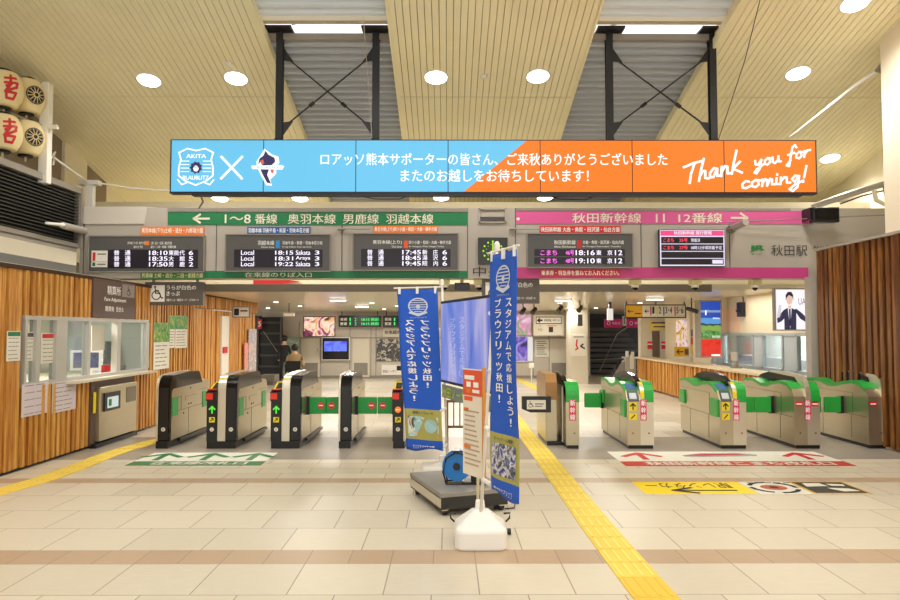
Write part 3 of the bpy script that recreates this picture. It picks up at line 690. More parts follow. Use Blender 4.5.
def ftext(mb, s, px0, py0, px1, py1, mi=0, bold=.012, y=None):
    a, b, c, d = fr(px0, py0, px1, py1); mb.text(s, a, b, c, d, FYt if y is None else y, mi, bold)
def farrow(mb, px0, py0, px1, py1, dr, mi=0, w=.035):
    a, b, c, d = fr(px0, py0, px1, py1); m = (c+d)/2
    if dr < 0: a, b = b, a
    mb.stroke([(a, m), (b, m)], w, FYt, mi); k = (b-a)*.42; mb.stroke([(b-k, d), (b, m), (b-k, c)], w, FYt, mi)
mb = MB(); ftext(mb, '1～8', 225, 214.5, 251, 223.5); ftext(mb, '番線', 255, 214, 277.5, 224); ftext(mb, '奥羽本線', 288, 214, 336, 224); ftext(mb, '男鹿線', 343, 214, 379, 224); ftext(mb, '羽越本線', 386, 214, 433.5, 224)
farrow(mb, 194, 214.5, 209.5, 223, -1); ftext(mb, '在来線のりば入口', 245, 272.4, 312, 277.4, bold=.02)
ftext(mb, '秋田新幹線', 572, 213, 641, 223); ftext(mb, '11', 655.5, 214, 664.5, 222.5); ftext(mb, '12番線', 678, 213, 722, 223); farrow(mb, 731, 213.5, 747, 222.5, 1)
a = P(518, 219, FY); mb.disc((a.x, a.z), .03, FYt, 0, 10)
mb.build('lettering', mat('fascia_lettering', (232, 226, 205), .6), t)
mb = MB(); ftext(mb, '中央', 473, 266.5, 503, 276.8, bold=.0); ftext(mb, '秋田駅', 771, 245, 807, 256, bold=.0)
ftext(mb, 'Akita Station', 812.5, 245.5, 841, 249, bold=.0); mb.build('dark_lettering', mat('charcoal_letters', (62, 56, 54), .6), t)
mb = MB(); ftext(mb, 'JR', 749, 245.4, 764.5, 252.4, bold=.05); ftext(mb, 'JR-EAST', 751, 253.4, 762, 255, bold=.02); mb.build('company_mark', mat('mark_green', (30, 128, 60), .6), t)
def strip_label(px0, py0, px1, py1, m, s, name, tm=None):
    a, b, c, d = fr(px0, py0, px1, py1); o = MB().box(a, b, FY-.02, FY-.0, c, d).build(name, m, t)
    mb = MB(); mb.text(s, a+.02, b-.02, c+.02, d-.02, FY-.022, 0, .02); mb.build('lettering', tm or M_text, o); return o
strip_label(141, 227, 204.5, 235.2, M_orange, '奥羽本線(下り)土崎・追分・八郎潟方面', 'orange_label')
strip_label(141, 272, 204.5, 279, mat('label_leaf', (70, 130, 70), .5), '男鹿線 土崎・追分・二田・船越方面', 'leaf_green_label', mat('pale_yellow_letters', (240, 235, 180)))
strip_label(247.5, 227, 310.5, 234, M_blue, '羽越本線 羽後牛島・新屋・羽後本荘方面', 'blue_label')
strip_label(373.5, 226, 438, 233.3, M_orange, '奥羽本線(上り)四ツ小屋・和田・大曲・横手方面', 'orange_label')
strip_label(539.5, 226, 620.5, 233.3, M_red, '秋田新幹線 大曲・角館・田沢湖・仙台方面', 'red_label')
strip_label(540, 269.3, 620, 276.6, M_red, '乗車券・特急券を重ねてお入れください。', 'red_label')
a, b, c, d = fr(479, 208.6, 506, 223)
mb = MB(); mb.box(a, b, FY-.03, FY, d-.02, d); mb.box(a, a+.02, FY-.03, FY, c, d); mb.box(b-.02, b, FY-.03, FY, c, d); mb.box(a, b, FY-.03, FY, c, c+.02); mb.build('vent_frame', M_fascia, t)
mb = MB()
for k in range(3): mb.box(a+.02, b-.02, FY-.02, FY-.001, c+.03+k*.03, c+.045+k*.03)
mb.build('vent_slot', M_board, t)
# departure boards (things mounted on the fascia)
def board(px0, py0, px1, py1, label, title, sq, leds, rows, sticker=False):
    t = thing('departure_board', label, 'departure board', P((px0+px1)/2, py1, FY-.05), 0, 'departure boards on the grey fascia')
    a, b, c, d = fr(px0, py0, px1, py1); y = FY-.05
    MB().box(a, b, y, FY, c, d).build('housing', M_board, t)
    mb = MB(); mb.box(a-.02, b+.02, y-.01, FY, c-.02, c); mb.box(a-.02, b+.02, y-.01, FY, d, d+.02); mb.box(a-.02, a, y-.01, FY, c, d); mb.box(b, b+.02, y-.01, FY, c, d); mb.build('rim', M_fascia2, t)
    for l in leds:
        e, f, g, h = fr(*l); MB().box(e, f, y-.006, y, g, h).build('led_panel', M_led, t)
    mb = MB()
    for s, q, mi, bo in rows:
        e, f, g, h = fr(*q); mb.text(s, e, f, g, h, y-.009, mi, bo)
    mb.build('led_lettering', [E_white, E_pink], t)
    mb = MB(); cxp = (px0+px1)/2
    for s, q in title: e, f, g, h = fr(*q); mb.text(s, e, f, g, h, y-.003, 0, .01)
    e, f, g, h = fr(*sq[0]); mb.box(e, f, y-.004, y, g, h, 1); mb.build('header', [M_text, sq[1]], t)
    if sticker:
        e, f, g, h = fr(93, 251, 109, 267.5); mb = MB(); mb.box(e, f, y-.004, y, g, h, 0); mb.rect(e+.02, e+.07, g+.11, h-.03, y-.006, 1); mb.rect(e+.02, e+.07, g+.02, g+.08, y-.006, 2); mb.rect(e+.1, f-.03, h-.07, h-.05, y-.006, 3); mb.rect(e+.1, f-.03, g+.04, g+.06, y-.006, 3)
        mb.rect(e, f, g+.09, g+.095, y-.006, 3); mb.build('sticker', [M_paper, M_red, M_green, M_ink], t)
def lrows(x, ts, ys, h=5):
    out = []
    for i, (a_, b_, tm, dst, no) in enumerate(ts):
        y = ys[i]
        out += [(a_, (x[0][0], y, x[0][1], y+h), 0, .012)] + ([(b_, (x[1][0], y, x[1][1], y+h), 0, .012)] if b_ else []) + [(tm, (x[2][0], y+.4, x[2][1], y+h-.2), 0, .015), (dst, (x[3][0], y, x[3][1], y+h), 0, .012), (no, (x[4][0], y+.4, x[4][1], y+h-.2), 0, .015)]
    return out
ys = [250.6, 256.4, 262]
board(90.5, 237, 204.5, 271.5, 'departure board nearest the left end, with the paper sticker', [('奥羽本線(下り) 追分・東能代方面', (129, 242, 146, 245)), ('男鹿線 土崎・追分・男鹿方面', (135, 246, 144, 248.5)), ('土崎・追分・八郎潟・東能代方面', (152, 242, 173, 245)), ('追分・二田・船越・男鹿方面', (152, 246, 177, 248.5))], ((146, 241.5, 150.5, 245.5), M_orange), [(109.5, 250, 199, 268.5)],
      lrows([(115.5, 121), (126.5, 132), (150.5, 169), (170, 186), (190, 194.5)], [('普', '通', '18:10', '東能代', '6'), ('普', '通', '18:35', '大　館', '5'), ('普', '通', '17:50', '男　鹿', '2')], ys), True)
board(227, 235.5, 330, 271, 'departure board with English Local trains to Sakata and Araya', [('羽越本線', (258.5, 241, 275, 245.5)), ('Uetsu Line', (262, 246.5, 275, 248.3)), ('羽後牛島・新屋・羽後本荘方面', (283, 241.5, 323, 245)), ('for Ugo-Ushijima, Araya, Ugo-Honjo', (283, 246.5, 312, 248.3))], ((276.5, 241, 280.5, 248.5), mat('line_blue', (50, 140, 210))), [(235, 249.8, 323, 267.5)],
      lrows([(242, 255), (0, 0), (276, 294), (296.5, 311), (315.5, 320)], [('Local', '', '18:15', 'Sakata', '3'), ('Local', '', '18:31', 'Araya', '3'), ('Local', '', '19:22', 'Sakata', '3')], ys, 4.6))
board(354, 234.5, 457.5, 270, 'departure board next to the clock, trains to Shinjo and Yuzawa', [('奥羽本線(上り)', (373, 240.5, 402, 245)), ('Ou Line', (392, 246, 402, 248)), ('四ツ小屋・和田・大曲・横手方面', (409, 241, 451, 244.5)), ('for Yotsugoya, Wada, Omagari, Yokote', (409, 246, 444, 248))], ((404, 241, 408, 248.5), mat('line_orange', (235, 90, 40))), [(361.5, 249.3, 450.5, 266.8)],
      lrows([(367.5, 373), (378.5, 384), (402.5, 421), (422.5, 438), (442.5, 447)], [('普', '通', '17:45', '新　庄', '6'), ('普', '通', '18:45', '湯　沢', '6'), ('普', '通', '19:45', '院　内', '6')], [250, 255.6, 261.2]))
board(527.5, 234.5, 631.5, 267.3, 'departure board over the pink band with pink and white bullet train rows', [('秋田新幹線', (553.5, 240.5, 575, 245)), ('Akita Shinkansen', (553.5, 246, 575, 248)), ('大曲・角館・田沢湖・仙台方面', (582, 240.8, 623, 244.5)), ('for Omagari, Kakunodate, Tazawako', (582, 246, 620, 248))], ((576.5, 240.5, 580.5, 248.8), M_red), [(534, 249.5, 624, 256.2), (534, 257.6, 624, 264.2)],
      [(s, (x0_, y+.5, x1_, y+5.6), mi, .012) for y, A, B in ((250, '46号', '18:16'), (258.1, '48号', '19:10')) for s, x0_, x1_, mi in (('こまち', 540, 556.5, 1), (A, 565, 573.5, 1), (B, 575, 594, 0), ('東　京', 595.5, 611.5, 0), ('12', 614, 621.5, 0))])
# clock
t = thing('wall_clock', 'square black clock with lime lit dots between the green and pink bands', 'clock', P(492, 265, FY-.05))
a, b, c, d = fr(478, 238, 507.3, 264.7); cx, czz = (a+b)/2, (c+d)/2; MB().box(a, b, FY-.06, FY, c, d).build('face', mat('clock_face', (52, 54, 50), .4), t)
mb = MB()
for k in range(12):
    q = 2*PI*k/12; mb.disc((cx+.165*math.sin(q), czz+.165*math.cos(q)), .017, FY-.062, 0, 8)
    mb.disc((cx+.115*math.sin(q+.26), czz+.115*math.cos(q+.26)), .008, FY-.062, 0, 6)
mb.build('dial_lights', E_lime, t)
MB().stroke([(cx, czz), (cx, czz+.14)], .022, FY-.064).stroke([(cx, czz), (cx, czz-.1)], .03, FY-.064).build('clock_hands', E_lime, t)
# information screen
t = thing('information_screen', 'service information screen with pink header on the grey fascia', 'screen', P(691, 267, FY-.1))
a, b, c, d = fr(658, 230.2, 723.3, 267); y = FY-.08
MB().box(a, b, y, FY, c, d).build('casing', M_black, t)
mb = MB(); h = d-c; w = b-a; mb.rect(a+.01, b-.01, c+.01, d-.01, y-.002, 0); mb.rect(a+.02, b-.02, d-.17*h, d-.02, y-.003, 1)
rows = [(.62, .80), (.42, .60), (.23, .40), (.05, .21)]
for u, v in rows: mb.rect(a+.03, b-.03, c+u*h, c+v*h, y-.004, 2)
mb.text('秋田新幹線 運行情報', a+.22*w, a+.8*w, d-.14*h, d-.04*h, y-.005, 0, .02)
for i, n_ in enumerate(('25号', '27号')):
    u, v = rows[i]; mb.text('こまち', a+.06*w, a+.22*w, c+(u+.04)*h, c+(v-.04)*h, y-.006, 3, .02); mb.text(n_, a+.3*w, a+.43*w, c+(u+.04)*h, c+(v-.04)*h, y-.006, 3, .02)
mb.text('到着済', a+.48*w, a+.62*w, c+.66*h, c+.76*h, y-.006, 0, .02); mb.text('18時12分頃到着予定', a+.48*w, a+.95*w, c+.46*h, c+.56*h, y-.006, 0, .02)
mb.rect(a+.8*w, a+.96*w, c+.08*h, c+.18*h, y-.006, 0)
mb.build('display', [mat('screen_pale', (235, 228, 250), emit=1.), mat('screen_pink', (235, 75, 130), emit=1.), mat('screen_black', (22, 20, 34), .3), mat('screen_redtext', (255, 70, 90), emit=1.2)], t)
# floodlight
t = thing('floodlight', 'black floodlight standing off the right end of the fascia', 'light', P(824, 222, FY-.35))
a, b, c, d = R(812, 207.5, 838, 222.5, FY-.3)
MB().box(a, b, FY-.35, FY-.2, c, d).build('casing', M_black, t, bevel=.01); MB().box(a+.03, b-.03, FY-.36, FY-.35, c+.05, d-.03).build('lens', M_gloss, t); MB().box(a-.03, a, FY-.3, FY-.02, c+.05, d).build('bracket', M_black, t)
tag(MB().tube([P(728, 222, FY-.1), P(812, 218.5, FY-.2), P(903, 214, FY-.4)], .01, 5).build('stay_wire', M_fascia2), 'thin grey wire crossing in front of the fascia below the floodlight', 'wire')
t = thing('tube_bracket', 'short white tube arm sticking out beside the pink arrow', 'bracket', P(731, 230, FY)); MB().tube([P(732, 228.5, FY), P(746, 222, FY-.5)], .055, 12).build('arm', M_fascia, t); MB().tube([P(729.5, 230, FY+.01), P(733, 228, FY-.06)], .075, 12).build('collar', M_fascia2, t)
t = thing('tube_bracket', 'white tube arm with pointed end at the left end of the fascia', 'bracket', P(86, 231, FY)); MB().tube([P(85, 231, FY), P(63, 225.5, FY-.8), P(60, 225, FY-.85)], [.06, .055, .03], 12).build('arm', M_fascia, t); MB().tube([P(64, 225, FY-.8), P(46, 223, FY-1.3)], [.03, .018], 8).build('tip', M_white, t)
for px, lb in ((341.5, 'small pipe clamp at fascia joint above the third board'), (513, 'small pipe clamp at fascia joint beside the pink band')):
    a = P(px, 229.5, FY); t = thing('pipe_clamp', lb, 'clamp', a); MB().tube([a+V((-.06, -.04, 0)), a+V((.06, -.04, 0))], .025, 8).build('clamp', M_fascia2, t); MB().tube([a+V((.02, -.04, 0)), a+V((.5, -.05, 0))], .007, 6).build('rod', M_fascia2, t)
# hanging wheelchair signs
def wsign(px0, py0, px1, py1, label):
    t = thing('wheelchair_ticket_sign', label, 'sign', P((px0+px1)/2, py1, FY+.05), 0, 'brown wheelchair gate signs under the fascia')
    a, b, c, d = R(px0, py0, px1, py1, FY+.05); w = b-a; h = d-c; y = FY+.05
    MB().box(a, b, y, y+.12, c, d).build('panel', mat('sign_umber', (92, 82, 74), .45), t)
    MB().box(a+.1, a+.14, y+.04, y+.08, d, FZ0+.05).box(b-.14, b-.1, y+.04, y+.08, d, FZ0+.05).build('hanger', M_fascia2, t)
    mb = MB(); mb.rect(a+.06*w, a+.34*w, c+.14*h, d-.14*h, y-.002, 0); wheelchair(mb, a+.2*w, c+.5*h, .68*h, y-.004, 1); mb.build('wheelchair_icon', [M_white, M_dark], t)
    mb = MB(); mb.text('うらが白色の', a+.37*w, a+.88*w, c+.66*h, c+.86*h, y-.002, 0, .02); mb.text('きっぷ', a+.37*w, a+.6*w, c+.4*h, c+.6*h, y-.002, 0, .02); mb.text('2階きっぷ・磁気カード・パスポート', a+.37*w, a+.93*w, c+.16*h, c+.28*h, y-.002, 0, .01); mb.build('lettering', M_text, t)
wsign(145, 282, 203, 305, 'brown wheelchair ticket sign hanging at the left, before the timber wall')
wsign(482, 279, 539.5, 303.5, 'brown wheelchair ticket sign hanging behind the right flag')
# ceiling cameras below fascia
M_cam = mat('camera_beige', (222, 208, 150), .5)
CG = 'beige box cameras under the fascia'
cam0 = None
for px, lb in ((444.5, 'beige dome camera left of the black box, below the green band'), (479, 'beige dome camera right of the black box, under the clock'), (635, 'beige dome camera below the pink band under the red notice'), (695, 'beige dome camera under the information screen'), (755, 'beige dome camera under the station mark')):
    p = P(px, 283, FY+.15)
    if cam0 is None:
        t = thing('dome_camera', lb, 'camera', p, 0, CG)
        MB().box(-.09, .09, -.08, .08, -.04, .06).build('housing', M_cam, t, False, bevel=.01)
        MB().box(-.03, .03, .0, .06, .06, FZ0-p.z+.015).build('bracket', M_cam, t, False)
        MB().lathe([(.01, -.135), (.035, -.12), (.05, -.09), (.05, -.075)], seg=14).build('dome', M_gloss, t, False, smooth=True)
        MB().lathe([(.065, -.08), (.065, -.04)], seg=16).build('collar', M_white, t, False); cam0 = t
    else:
        t = copy_tree(cam0); t.location = p; t['label'] = lb
p = P(462, 287, FY+.15); t = thing('black_sensor_box', 'black box with rod between the two dome cameras by the clock', 'sensor', p)
MB().box(-.13, .13, -.08, .05, -.07, .07).build('box', M_black, t, False, bevel=.01); MB().box(-.03, .03, -.02, .03, .07, FZ0-p.z+.015).build('bracket', M_cam, t, False)
a = P(432, 281.5, FY+.15); b = P(492, 281, FY+.15); tag(MB().tube([a+V((0, .09, .05)), b+V((0, .09, .05))], .015, 8).build('conduit', M_white), 'thin white conduit joining cameras under the clock', 'pipe')
# ------------------------------------------------------------------ inner concourse shell
IY = 13.1; BK = 24.6; cz1, cz2 = 2.47, 2.27
M_inceil = mat('glossy_inner_ceiling', (214, 204, 182), .22, spec=.6)
mb = MB(); mb.hexa([(-9, IY, cz1), (13, IY, cz1), (13, BK+12, cz2), (-9, BK+12, cz2), (-9, IY, cz1+.1), (13, IY, cz1+.1), (13, BK+12, cz2+.1), (-9, BK+12, cz2+.1)]); struct(mb.build('ceiling_inside', M_inceil))
mb = MB(); mb.box(-5.3, 5.0, IY-.12, IY, cz1-.05, cz1+.09); struct(mb.build('trim_3', mat('beam_grey', (110, 102, 90), .5)))
mb = MB(); mb.box(-9, 13, IY+.3, IY+.4, cz1+.1, 4.2); struct(mb.build('wall_bulkhead', M_cream))
mb = MB(); a, b, c, d = R(253, 281, 300, 288, IY+.25); mb.prism([(a, IY+.27, c), (b, IY+.27, d-.01), (b-.5, IY+.27, d+.06), (a, IY+.27, d+.02)], (0, .02, 0)); tag(mb.build('red_banner', M_red), 'red banner strip high behind the green band', 'banner')
M_panel = mat('inner_panel_grey', (196, 188, 174), .5, noise=.03); M_panel2 = mat('inner_panel_beige', (214, 206, 188), .5)
def br(px0, py0, px1, py1, Y=BK): return R(px0, py0, px1, py1, Y)
x0 = br(262, 320, 590, 380)[0]; x1 = br(262, 320, 590, 380)[1]
mb = MB(); mb.box(x0, x1, BK, BK+.2, 0, 2.6); struct(mb.build('wall_back', M_panel))
mb = MB()
for px in (299, 320.5, 350, 371, 376, 533, 549, 569):
    a = br(px, 340, px+1, 350)[0]; mb.box(a-.012, a+.012, BK-.01, BK, 0, 2.0)
mb.box(x0, x1, BK-.02, BK, 1.42, 1.45); mb.box(x0, x1, BK-.02, BK, 0, .1); struct(mb.build('trim_4', M_fascia2))
mb = MB(); mb.box(-9, x0, BK+5, BK+5.2, 0, 2.6); mb.box(x1, 13, BK+8, BK+8.2, 0, 2.6); struct(mb.build('wall_far', mat('far_dark', (70, 68, 64), .6)))
for px0, px1, lb in ((301, 320, 'plain grey door at the back, right of the seated person'), (352.5, 369.5, 'plain grey back door between the blue screen and the photo poster'), (549.5, 567.5, 'plain grey back door left of the square column')):
    t = thing('service_door', lb, 'door', P((px0+px1)/2, 380, BK-.03)); a, b, c, d = br(px0, 338.5, px1, 379)
    MB().box(a, b, BK-.04, BK, .05, d).build('leaf', M_panel2, t); MB().box(a+.1*(b-a), b-.1*(b-a), BK-.05, BK-.04, .12, .55).build('vent_grille', M_fascia2, t); MB().box(b-.1, b-.06, BK-.07, BK-.04, .95, 1.05).build('handle', M_steel2, t)
def flatsign(name, q, Y, m, label, cat, frame=None, th=.05):
    a, b, c, d = R(*q, Y); t = thing(name, label, cat, ((a+b)/2, Y, c)); MB().box(a, b, Y, Y+th, c, d).build('panel', m, t)
    if frame:
        f = .025*max(1, (d-c)); MB().box(a-f, b+f, Y-.01, Y+th, d, d+f).box(a-f, b+f, Y-.01, Y+th, c-f, c).box(a-f, a, Y-.01, Y+th, c, d).box(b, b+f, Y-.01, Y+th, c, d).build('frame', frame, t)
    return t, a, b, c, d
ad = picture('advert_glow', [(40, 30, 60), (250, 180, 120), (255, 235, 210), (190, 70, 110), (60, 40, 60), (250, 200, 90)], 2.2, emit=1.0)
flatsign('video_screen', (304, 317, 334.5, 336), BK-1.2, ad, 'bright multicoloured advertising screen hanging in the back left', 'screen', M_black)
t, a, b, c, d = flatsign('digital_signage', (322.5, 338, 349, 359.5), BK-.15, M_black, 'black signage display showing a small blue picture at the back', 'screen', M_white, .1)
MB().box(a+.06, b-.08, BK-.155, BK-.15, c+.38*(d-c), d-.15*(d-c)).build('lit_picture', picture('blue_glow', [(60, 70, 230), (120, 140, 255), (30, 40, 150)], 2, emit=1.1), t)
for px0, px1, lb in ((338.5, 381, 'black indoor board with green LED rows at the back left'), (383, 425, 'black indoor board with green LED rows, half behind the left flag')):
    t, a, b, c, d = flatsign('indoor_departure_board', (px0, 315.5, px1, 327), BK-.4, M_black, lb, 'departure board'); w = b-a; h = d-c
    MB().box(a+.1, a+.13, BK-.38, BK-.36, d, 2.37).box(b-.13, b-.1, BK-.38, BK-.36, d, 2.37).build('hanger', M_black, t)
    mb = MB()
    for u0, u1, s in ((.04, .2, '普通'), ): mb.text(s, a+u0*w, a+u1*w, c+.55*h, c+.8*h, BK-.405, 1, .02); mb.text(s, a+u0*w, a+u1*w, c+.15*h, c+.42*h, BK-.405, 1, .02)
    for z in (.15, .52):
        mb.text('1', a+.26*w, a+.29*w, c+z*h, c+(z+.28)*h, BK-.405, 0, .04); mb.text('2', a+.38*w, a+.42*w, c+z*h, c+(z+.28)*h, BK-.405, 0, .02); mb.text('18:15 秋田', a+.54*w, a+.94*w, c+z*h, c+(z+.28)*h, BK-.405, 0, .03)
    mb.build('led_lettering', [E_green, M_text], t)
t, a, b, c, d = flatsign('wayfinding_panel', (383, 328, 412, 337), BK-.06, M_panel2, 'pale panel with black lettering beneath the second indoor board', 'sign'); MB().text('在来線のりば', a+.05, b-.1, c+.1, d-.08, BK-.065, 0, .02).build('lettering', M_dark, t)
flatsign('photo_poster', (376.5, 339, 412, 361), BK-.065, picture('dark_photo', [(20, 20, 22), (90, 90, 88), (35, 32, 30), (210, 205, 195), (30, 30, 32)], 5), 'dark photographic poster on the back wall beside left flag', 'poster')
t, a, b, c, d = flatsign('white_notice_board', (381.5, 365, 412, 375), BK-.05, M_white, 'white lettered board under the dark photographic poster', 'sign'); mb = MB(); mb.text('秋田ノーザン', a+.05, a+.5*(b-a), c+.08, c+.18, BK-.055, 0, .0); mb.rect((a+b)/2, (a+b)/2+.18, c+.16, d-.03, BK-.055, 0); mb.build('lettering', M_dark, t)
flatsign('flower_screen', (505, 314.5, 531, 335), BK-.08, picture('flower_glow', [(240, 220, 235), (230, 150, 190), (90, 170, 70), (235, 240, 235)], 2.5, emit=.9), 'bright pink flower picture screen beside right flag at back', 'screen')
flatsign('purple_screen', (505, 336.5, 527.5, 361), BK-.08, picture('purple_glow', [(40, 30, 60), (120, 90, 200), (190, 170, 240), (60, 50, 90)], 2.2, emit=.8), 'purple car picture screen beneath the flower screen', 'screen', M_white)
tag(MB().box(*br(528, 337, 532.5, 361)[:2], BK-.12, BK-.0, *br(528, 337, 532.5, 361)[2:]).build('light_box', mat('lightbox_white', (240, 240, 235), emit=.8)), 'narrow white light box right of the purple screen', 'light box')
t, a, b, c, d = flatsign('direction_sign', (533.5, 315, 564, 335.5), BK-1.0, M_panel2, 'beige direction sign with framed black arrow at the back', 'sign'); w = b-a; h = d-c
mb = MB(); y = BK-1.005; mb.rect(a+.08*w, b-.08*w, c+.56*h, d-.08*h, y, 0); mb.rect(a+.1*w, b-.1*w, c+.6*h, d-.12*h, y-.002, 1); mb.stroke([(a+.28*w, c+.74*h), (a+.15*w, c+.74*h)], .06, y-.004, 0); mb.stroke([(a+.2*w, c+.82*h), (a+.14*w, c+.74*h), (a+.2*w, c+.66*h)], .05, y-.004, 0)
mb.text('中央改札', a+.34*w, a+.6*w, c+.67*h, c+.81*h, y-.004, 0, .02); mb.text('新幹線のりかえ', a+.63*w, a+.87*w, c+.69*h, c+.8*h, y-.004, 0)
mb.text('トイレ', a+.15*w, a+.3*w, c+.2*h, c+.38*h, y-.004, 0, .01); mb.rect(a+.5*w, a+.64*w, c+.16*h, c+.42*h, y-.004, 0); mb.rect(a+.2*w, a+.24*w, c+.45*h, c+.5*h, y-.004, 2); mb.rect(a+.45*w, a+.75*w, c+.45*h, c+.5*h, y-.004, 2); mb.build('lettering', [M_dark, M_paper, M_orange], t)
t, a, b, c, d = flatsign('paper_notice', (535, 339.5, 549, 357), BK-.05, M_paper, 'white text notice on the back wall beside the grey door', 'notice'); mb = MB()
for k in range(7): mb.rect(a+.06, a+(b-a)*random.uniform(.6, .9), d-.08-k*.075, d-.055-k*.075, BK-.055)
mb.build('print', M_ink, t)
tag(MB().box(*br(529, 363, 534, 368, BK-2)[:2], BK-2, BK-1.95, *br(529, 363, 534, 368, BK-2)[2:]).tube([P(531.5, 368, BK-2+.03), P(531.5, 385, BK-2+.03)], .015, 6).build('stand_sign', M_white), 'tiny white sign on a thin stand before the back wall', 'sign')
# square column
cy = 22.0; a, b, c, d = R(570.5, 318, 588, 384, cy)
mb = MB(); mb.box(a, b, cy, cy+.8, 0, 2.5); struct(mb.build('wall_column', M_panel2))
t, a, b, c, d = flatsign('poster', (572, 334.5, 586.5, 356), cy-.03, M_paper, 'white poster with red and black brushwork on the square column', 'poster'); w = b-a; h = d-c
mb = MB(); mb.stroke([(a+.35*w, c+.75*h), (a+.3*w, c+.5*h), (a+.4*w, c+.35*h), (a+.25*w, c+.3*h)], .05, cy-.035, 0); mb.stroke([(a+.75*w, c+.55*h), (a+.6*w, c+.45*h), (a+.85*w, c+.35*h)], .05, cy-.035, 1); mb.rect(a+.1*w, a+.8*w, d-.13*h, d-.1*h, cy-.035, 1); mb.build('print', [M_red, M_dark], t)
t, a, b, c, d = flatsign('hanging_sign', (578, 314.5, 582.5, 326), cy-.4, M_board, 'small dark sign hanging before the square column', 'sign')
# ------------------------------------------------------------------ escalator hall, right back
EY = 25.5
a, b, c, d = R(588, 316, 662, 380, EY)
mb = MB(); mb.box(a, b, EY+2, EY+2.1, 0, 2.5); struct(mb.build('wall_escalator_hall', mat('hall_dark', (58, 58, 58), .5)))
t = thing('escalator_canopy', 'dark ribbed escalator canopy rising behind the right gates', 'canopy', P(615, 345, EY+1))
A, B, C, D = R(589, 326, 645, 373, EY+1)
mb = MB(); n = 9
for k in range(n):
    u0, u1 = k/n, (k+.7)/n
    mb.hexa([(A, EY+1, C+(D-C)*u0), (B-.9*u0**2, EY+1, C+(D-C)*u0), (B-.9*u0**2, EY+1.6, C+(D-C)*u0), (A, EY+1.6, C+(D-C)*u0), (A, EY+1, C+(D-C)*u1), (B-.9*u1**2, EY+1, C+(D-C)*u1), (B-.9*u1**2, EY+1.6, C+(D-C)*u1), (A, EY+1.6, C+(D-C)*u1)], 0)
mb.build('ribs', mat('canopy_grey', (84, 82, 80), .4), t)
MB().tube([(A+.4, EY+.95, C+.1), ((A+B)/2, EY+.95, D-.3), (B-.6, EY+.95, D)], .02, 6).tube([(A, EY+.95, C+.5), (B-.3, EY+.95, C+.6)], .015, 6).build('rail', M_fascia, t)
t = thing('escalator', 'grey escalator end with black handrail behind the right gates', 'escalator', P(632, 383, 21.5))
ey = 21.5; a, b, c, d = R(621, 357, 636, 384, ey)
MB().box(a+.15, b, ey, ey+.5, 0, d).build('pillar', M_fascia, t)
q = [P(612, 376, ey), P(616, 366, ey+.1), P(621, 360, ey+.2), P(628, 357, ey+.4)]
MB().tube(q, .03, 6).tube([p+V((.12, 0, -.06)) for p in q], .03, 6).build('handrail', M_black, t)
MB().poly([P(613, 382, ey), P(613.5, 375, ey), P(621, 363, ey+.05), P(625, 361, ey+.05), P(625, 383, ey)], 0).build('balustrade', M_fascia2, t)
MB().box(a+.28, a+.4, ey-.01, ey, .5, .95).build('vertical_notice', M_paper, t); MB().box(b-.1, b-.02, ey+.1, ey+.2, d, d+.16).box(a+.2, a+.27, ey+.1, ey+.2, d, d+.18).build('post_caps', M_white, t)
M_mag = mat('sign_magenta', (178, 28, 84), emit=.45)
for q, lb in (((604.5, 319, 622, 327.5), 'magenta platform sign left of the arrow panel over the escalators'), ((627, 319, 641, 327.5), 'magenta platform sign right of the arrow panel over the escalators')):
    t, a, b, c, d = flatsign('magenta_sign', q, EY-.3, M_mag, lb, 'sign'); mb = MB(); mb.disc((a+.15, (c+d)/2), .07, EY-.305, 0, 12, inner=.7); mb.text('新幹線', a+.28, b-.06, c+.1, d-.1, EY-.305, 0, .01); mb.build('lettering', M_text, t)
t, a, b, c, d = flatsign('arrow_panel', (622.5, 316, 626.5, 326), EY-.35, M_paper, 'small white panel with down arrow between magenta signs', 'sign'); MB().stroke([((a+b)/2, d-.06), ((a+b)/2, c+.08)], .03, EY-.355).build('arrow', M_dark, t); MB().box((a+b)/2-.01, (a+b)/2+.01, EY-.33, EY-.31, d, 2.37).build('hanger', M_black, t)
# platform number sign, hung on black frame
sy = 17.5; t, a, b, c, d = flatsign('platform_number_sign', (626, 305.5, 685, 317), sy, M_paper, 'hanging sign with orange arrow half and platform numbers one to six', 'sign', M_black); w = b-a; h = d-c; y = sy-.004
mb = MB(); mb.rect(a, a+.28*w, c, d, y, 0)
def arr(mb, x0, x1, z, s, y, mi, wd=.02):
    mb.stroke([(x1, z), (x0, z)], wd, y, mi); mb.stroke([(x0+s, z+s), (x0, z), (x0+s, z-s)], wd, y, mi)
arr(mb, a+.03*w, a+.12*w, c+.5*h, .04, y-.002, 1); mb.rect(a+.15*w, a+.25*w, c+.25*h, c+.35*h, y-.002, 1); arr(mb, a+.32*w, a+.38*w, c+.5*h, .035, y-.002, 1)
for u, s, m_ in ((.41, '1', 2), (.52, '2', 3), (.63, '3･4', 4), (.82, '5･6', 2)):
    mb.rect(a+u*w, a+(u+.02)*w, c+.12*h, d-.1*h, y-.002, m_); mb.text(s, a+(u+.035)*w, a+(u+(.07 if len(s) < 2 else .15))*w, c+.3*h, d-.12*h, y-.002, 1, .02)
mb.build('print', [mat('sign_amber', (250, 175, 30), emit=.4), M_dark, M_red, M_yellow, M_blue], t)
MB().box(a, a+.025, sy, sy+.03, d, 2.42).box((a+b)/2, (a+b)/2+.025, sy, sy+.03, d, 2.42).box(b-.025, b, sy, sy+.03, d, 2.42).build('hanger', M_black, t)
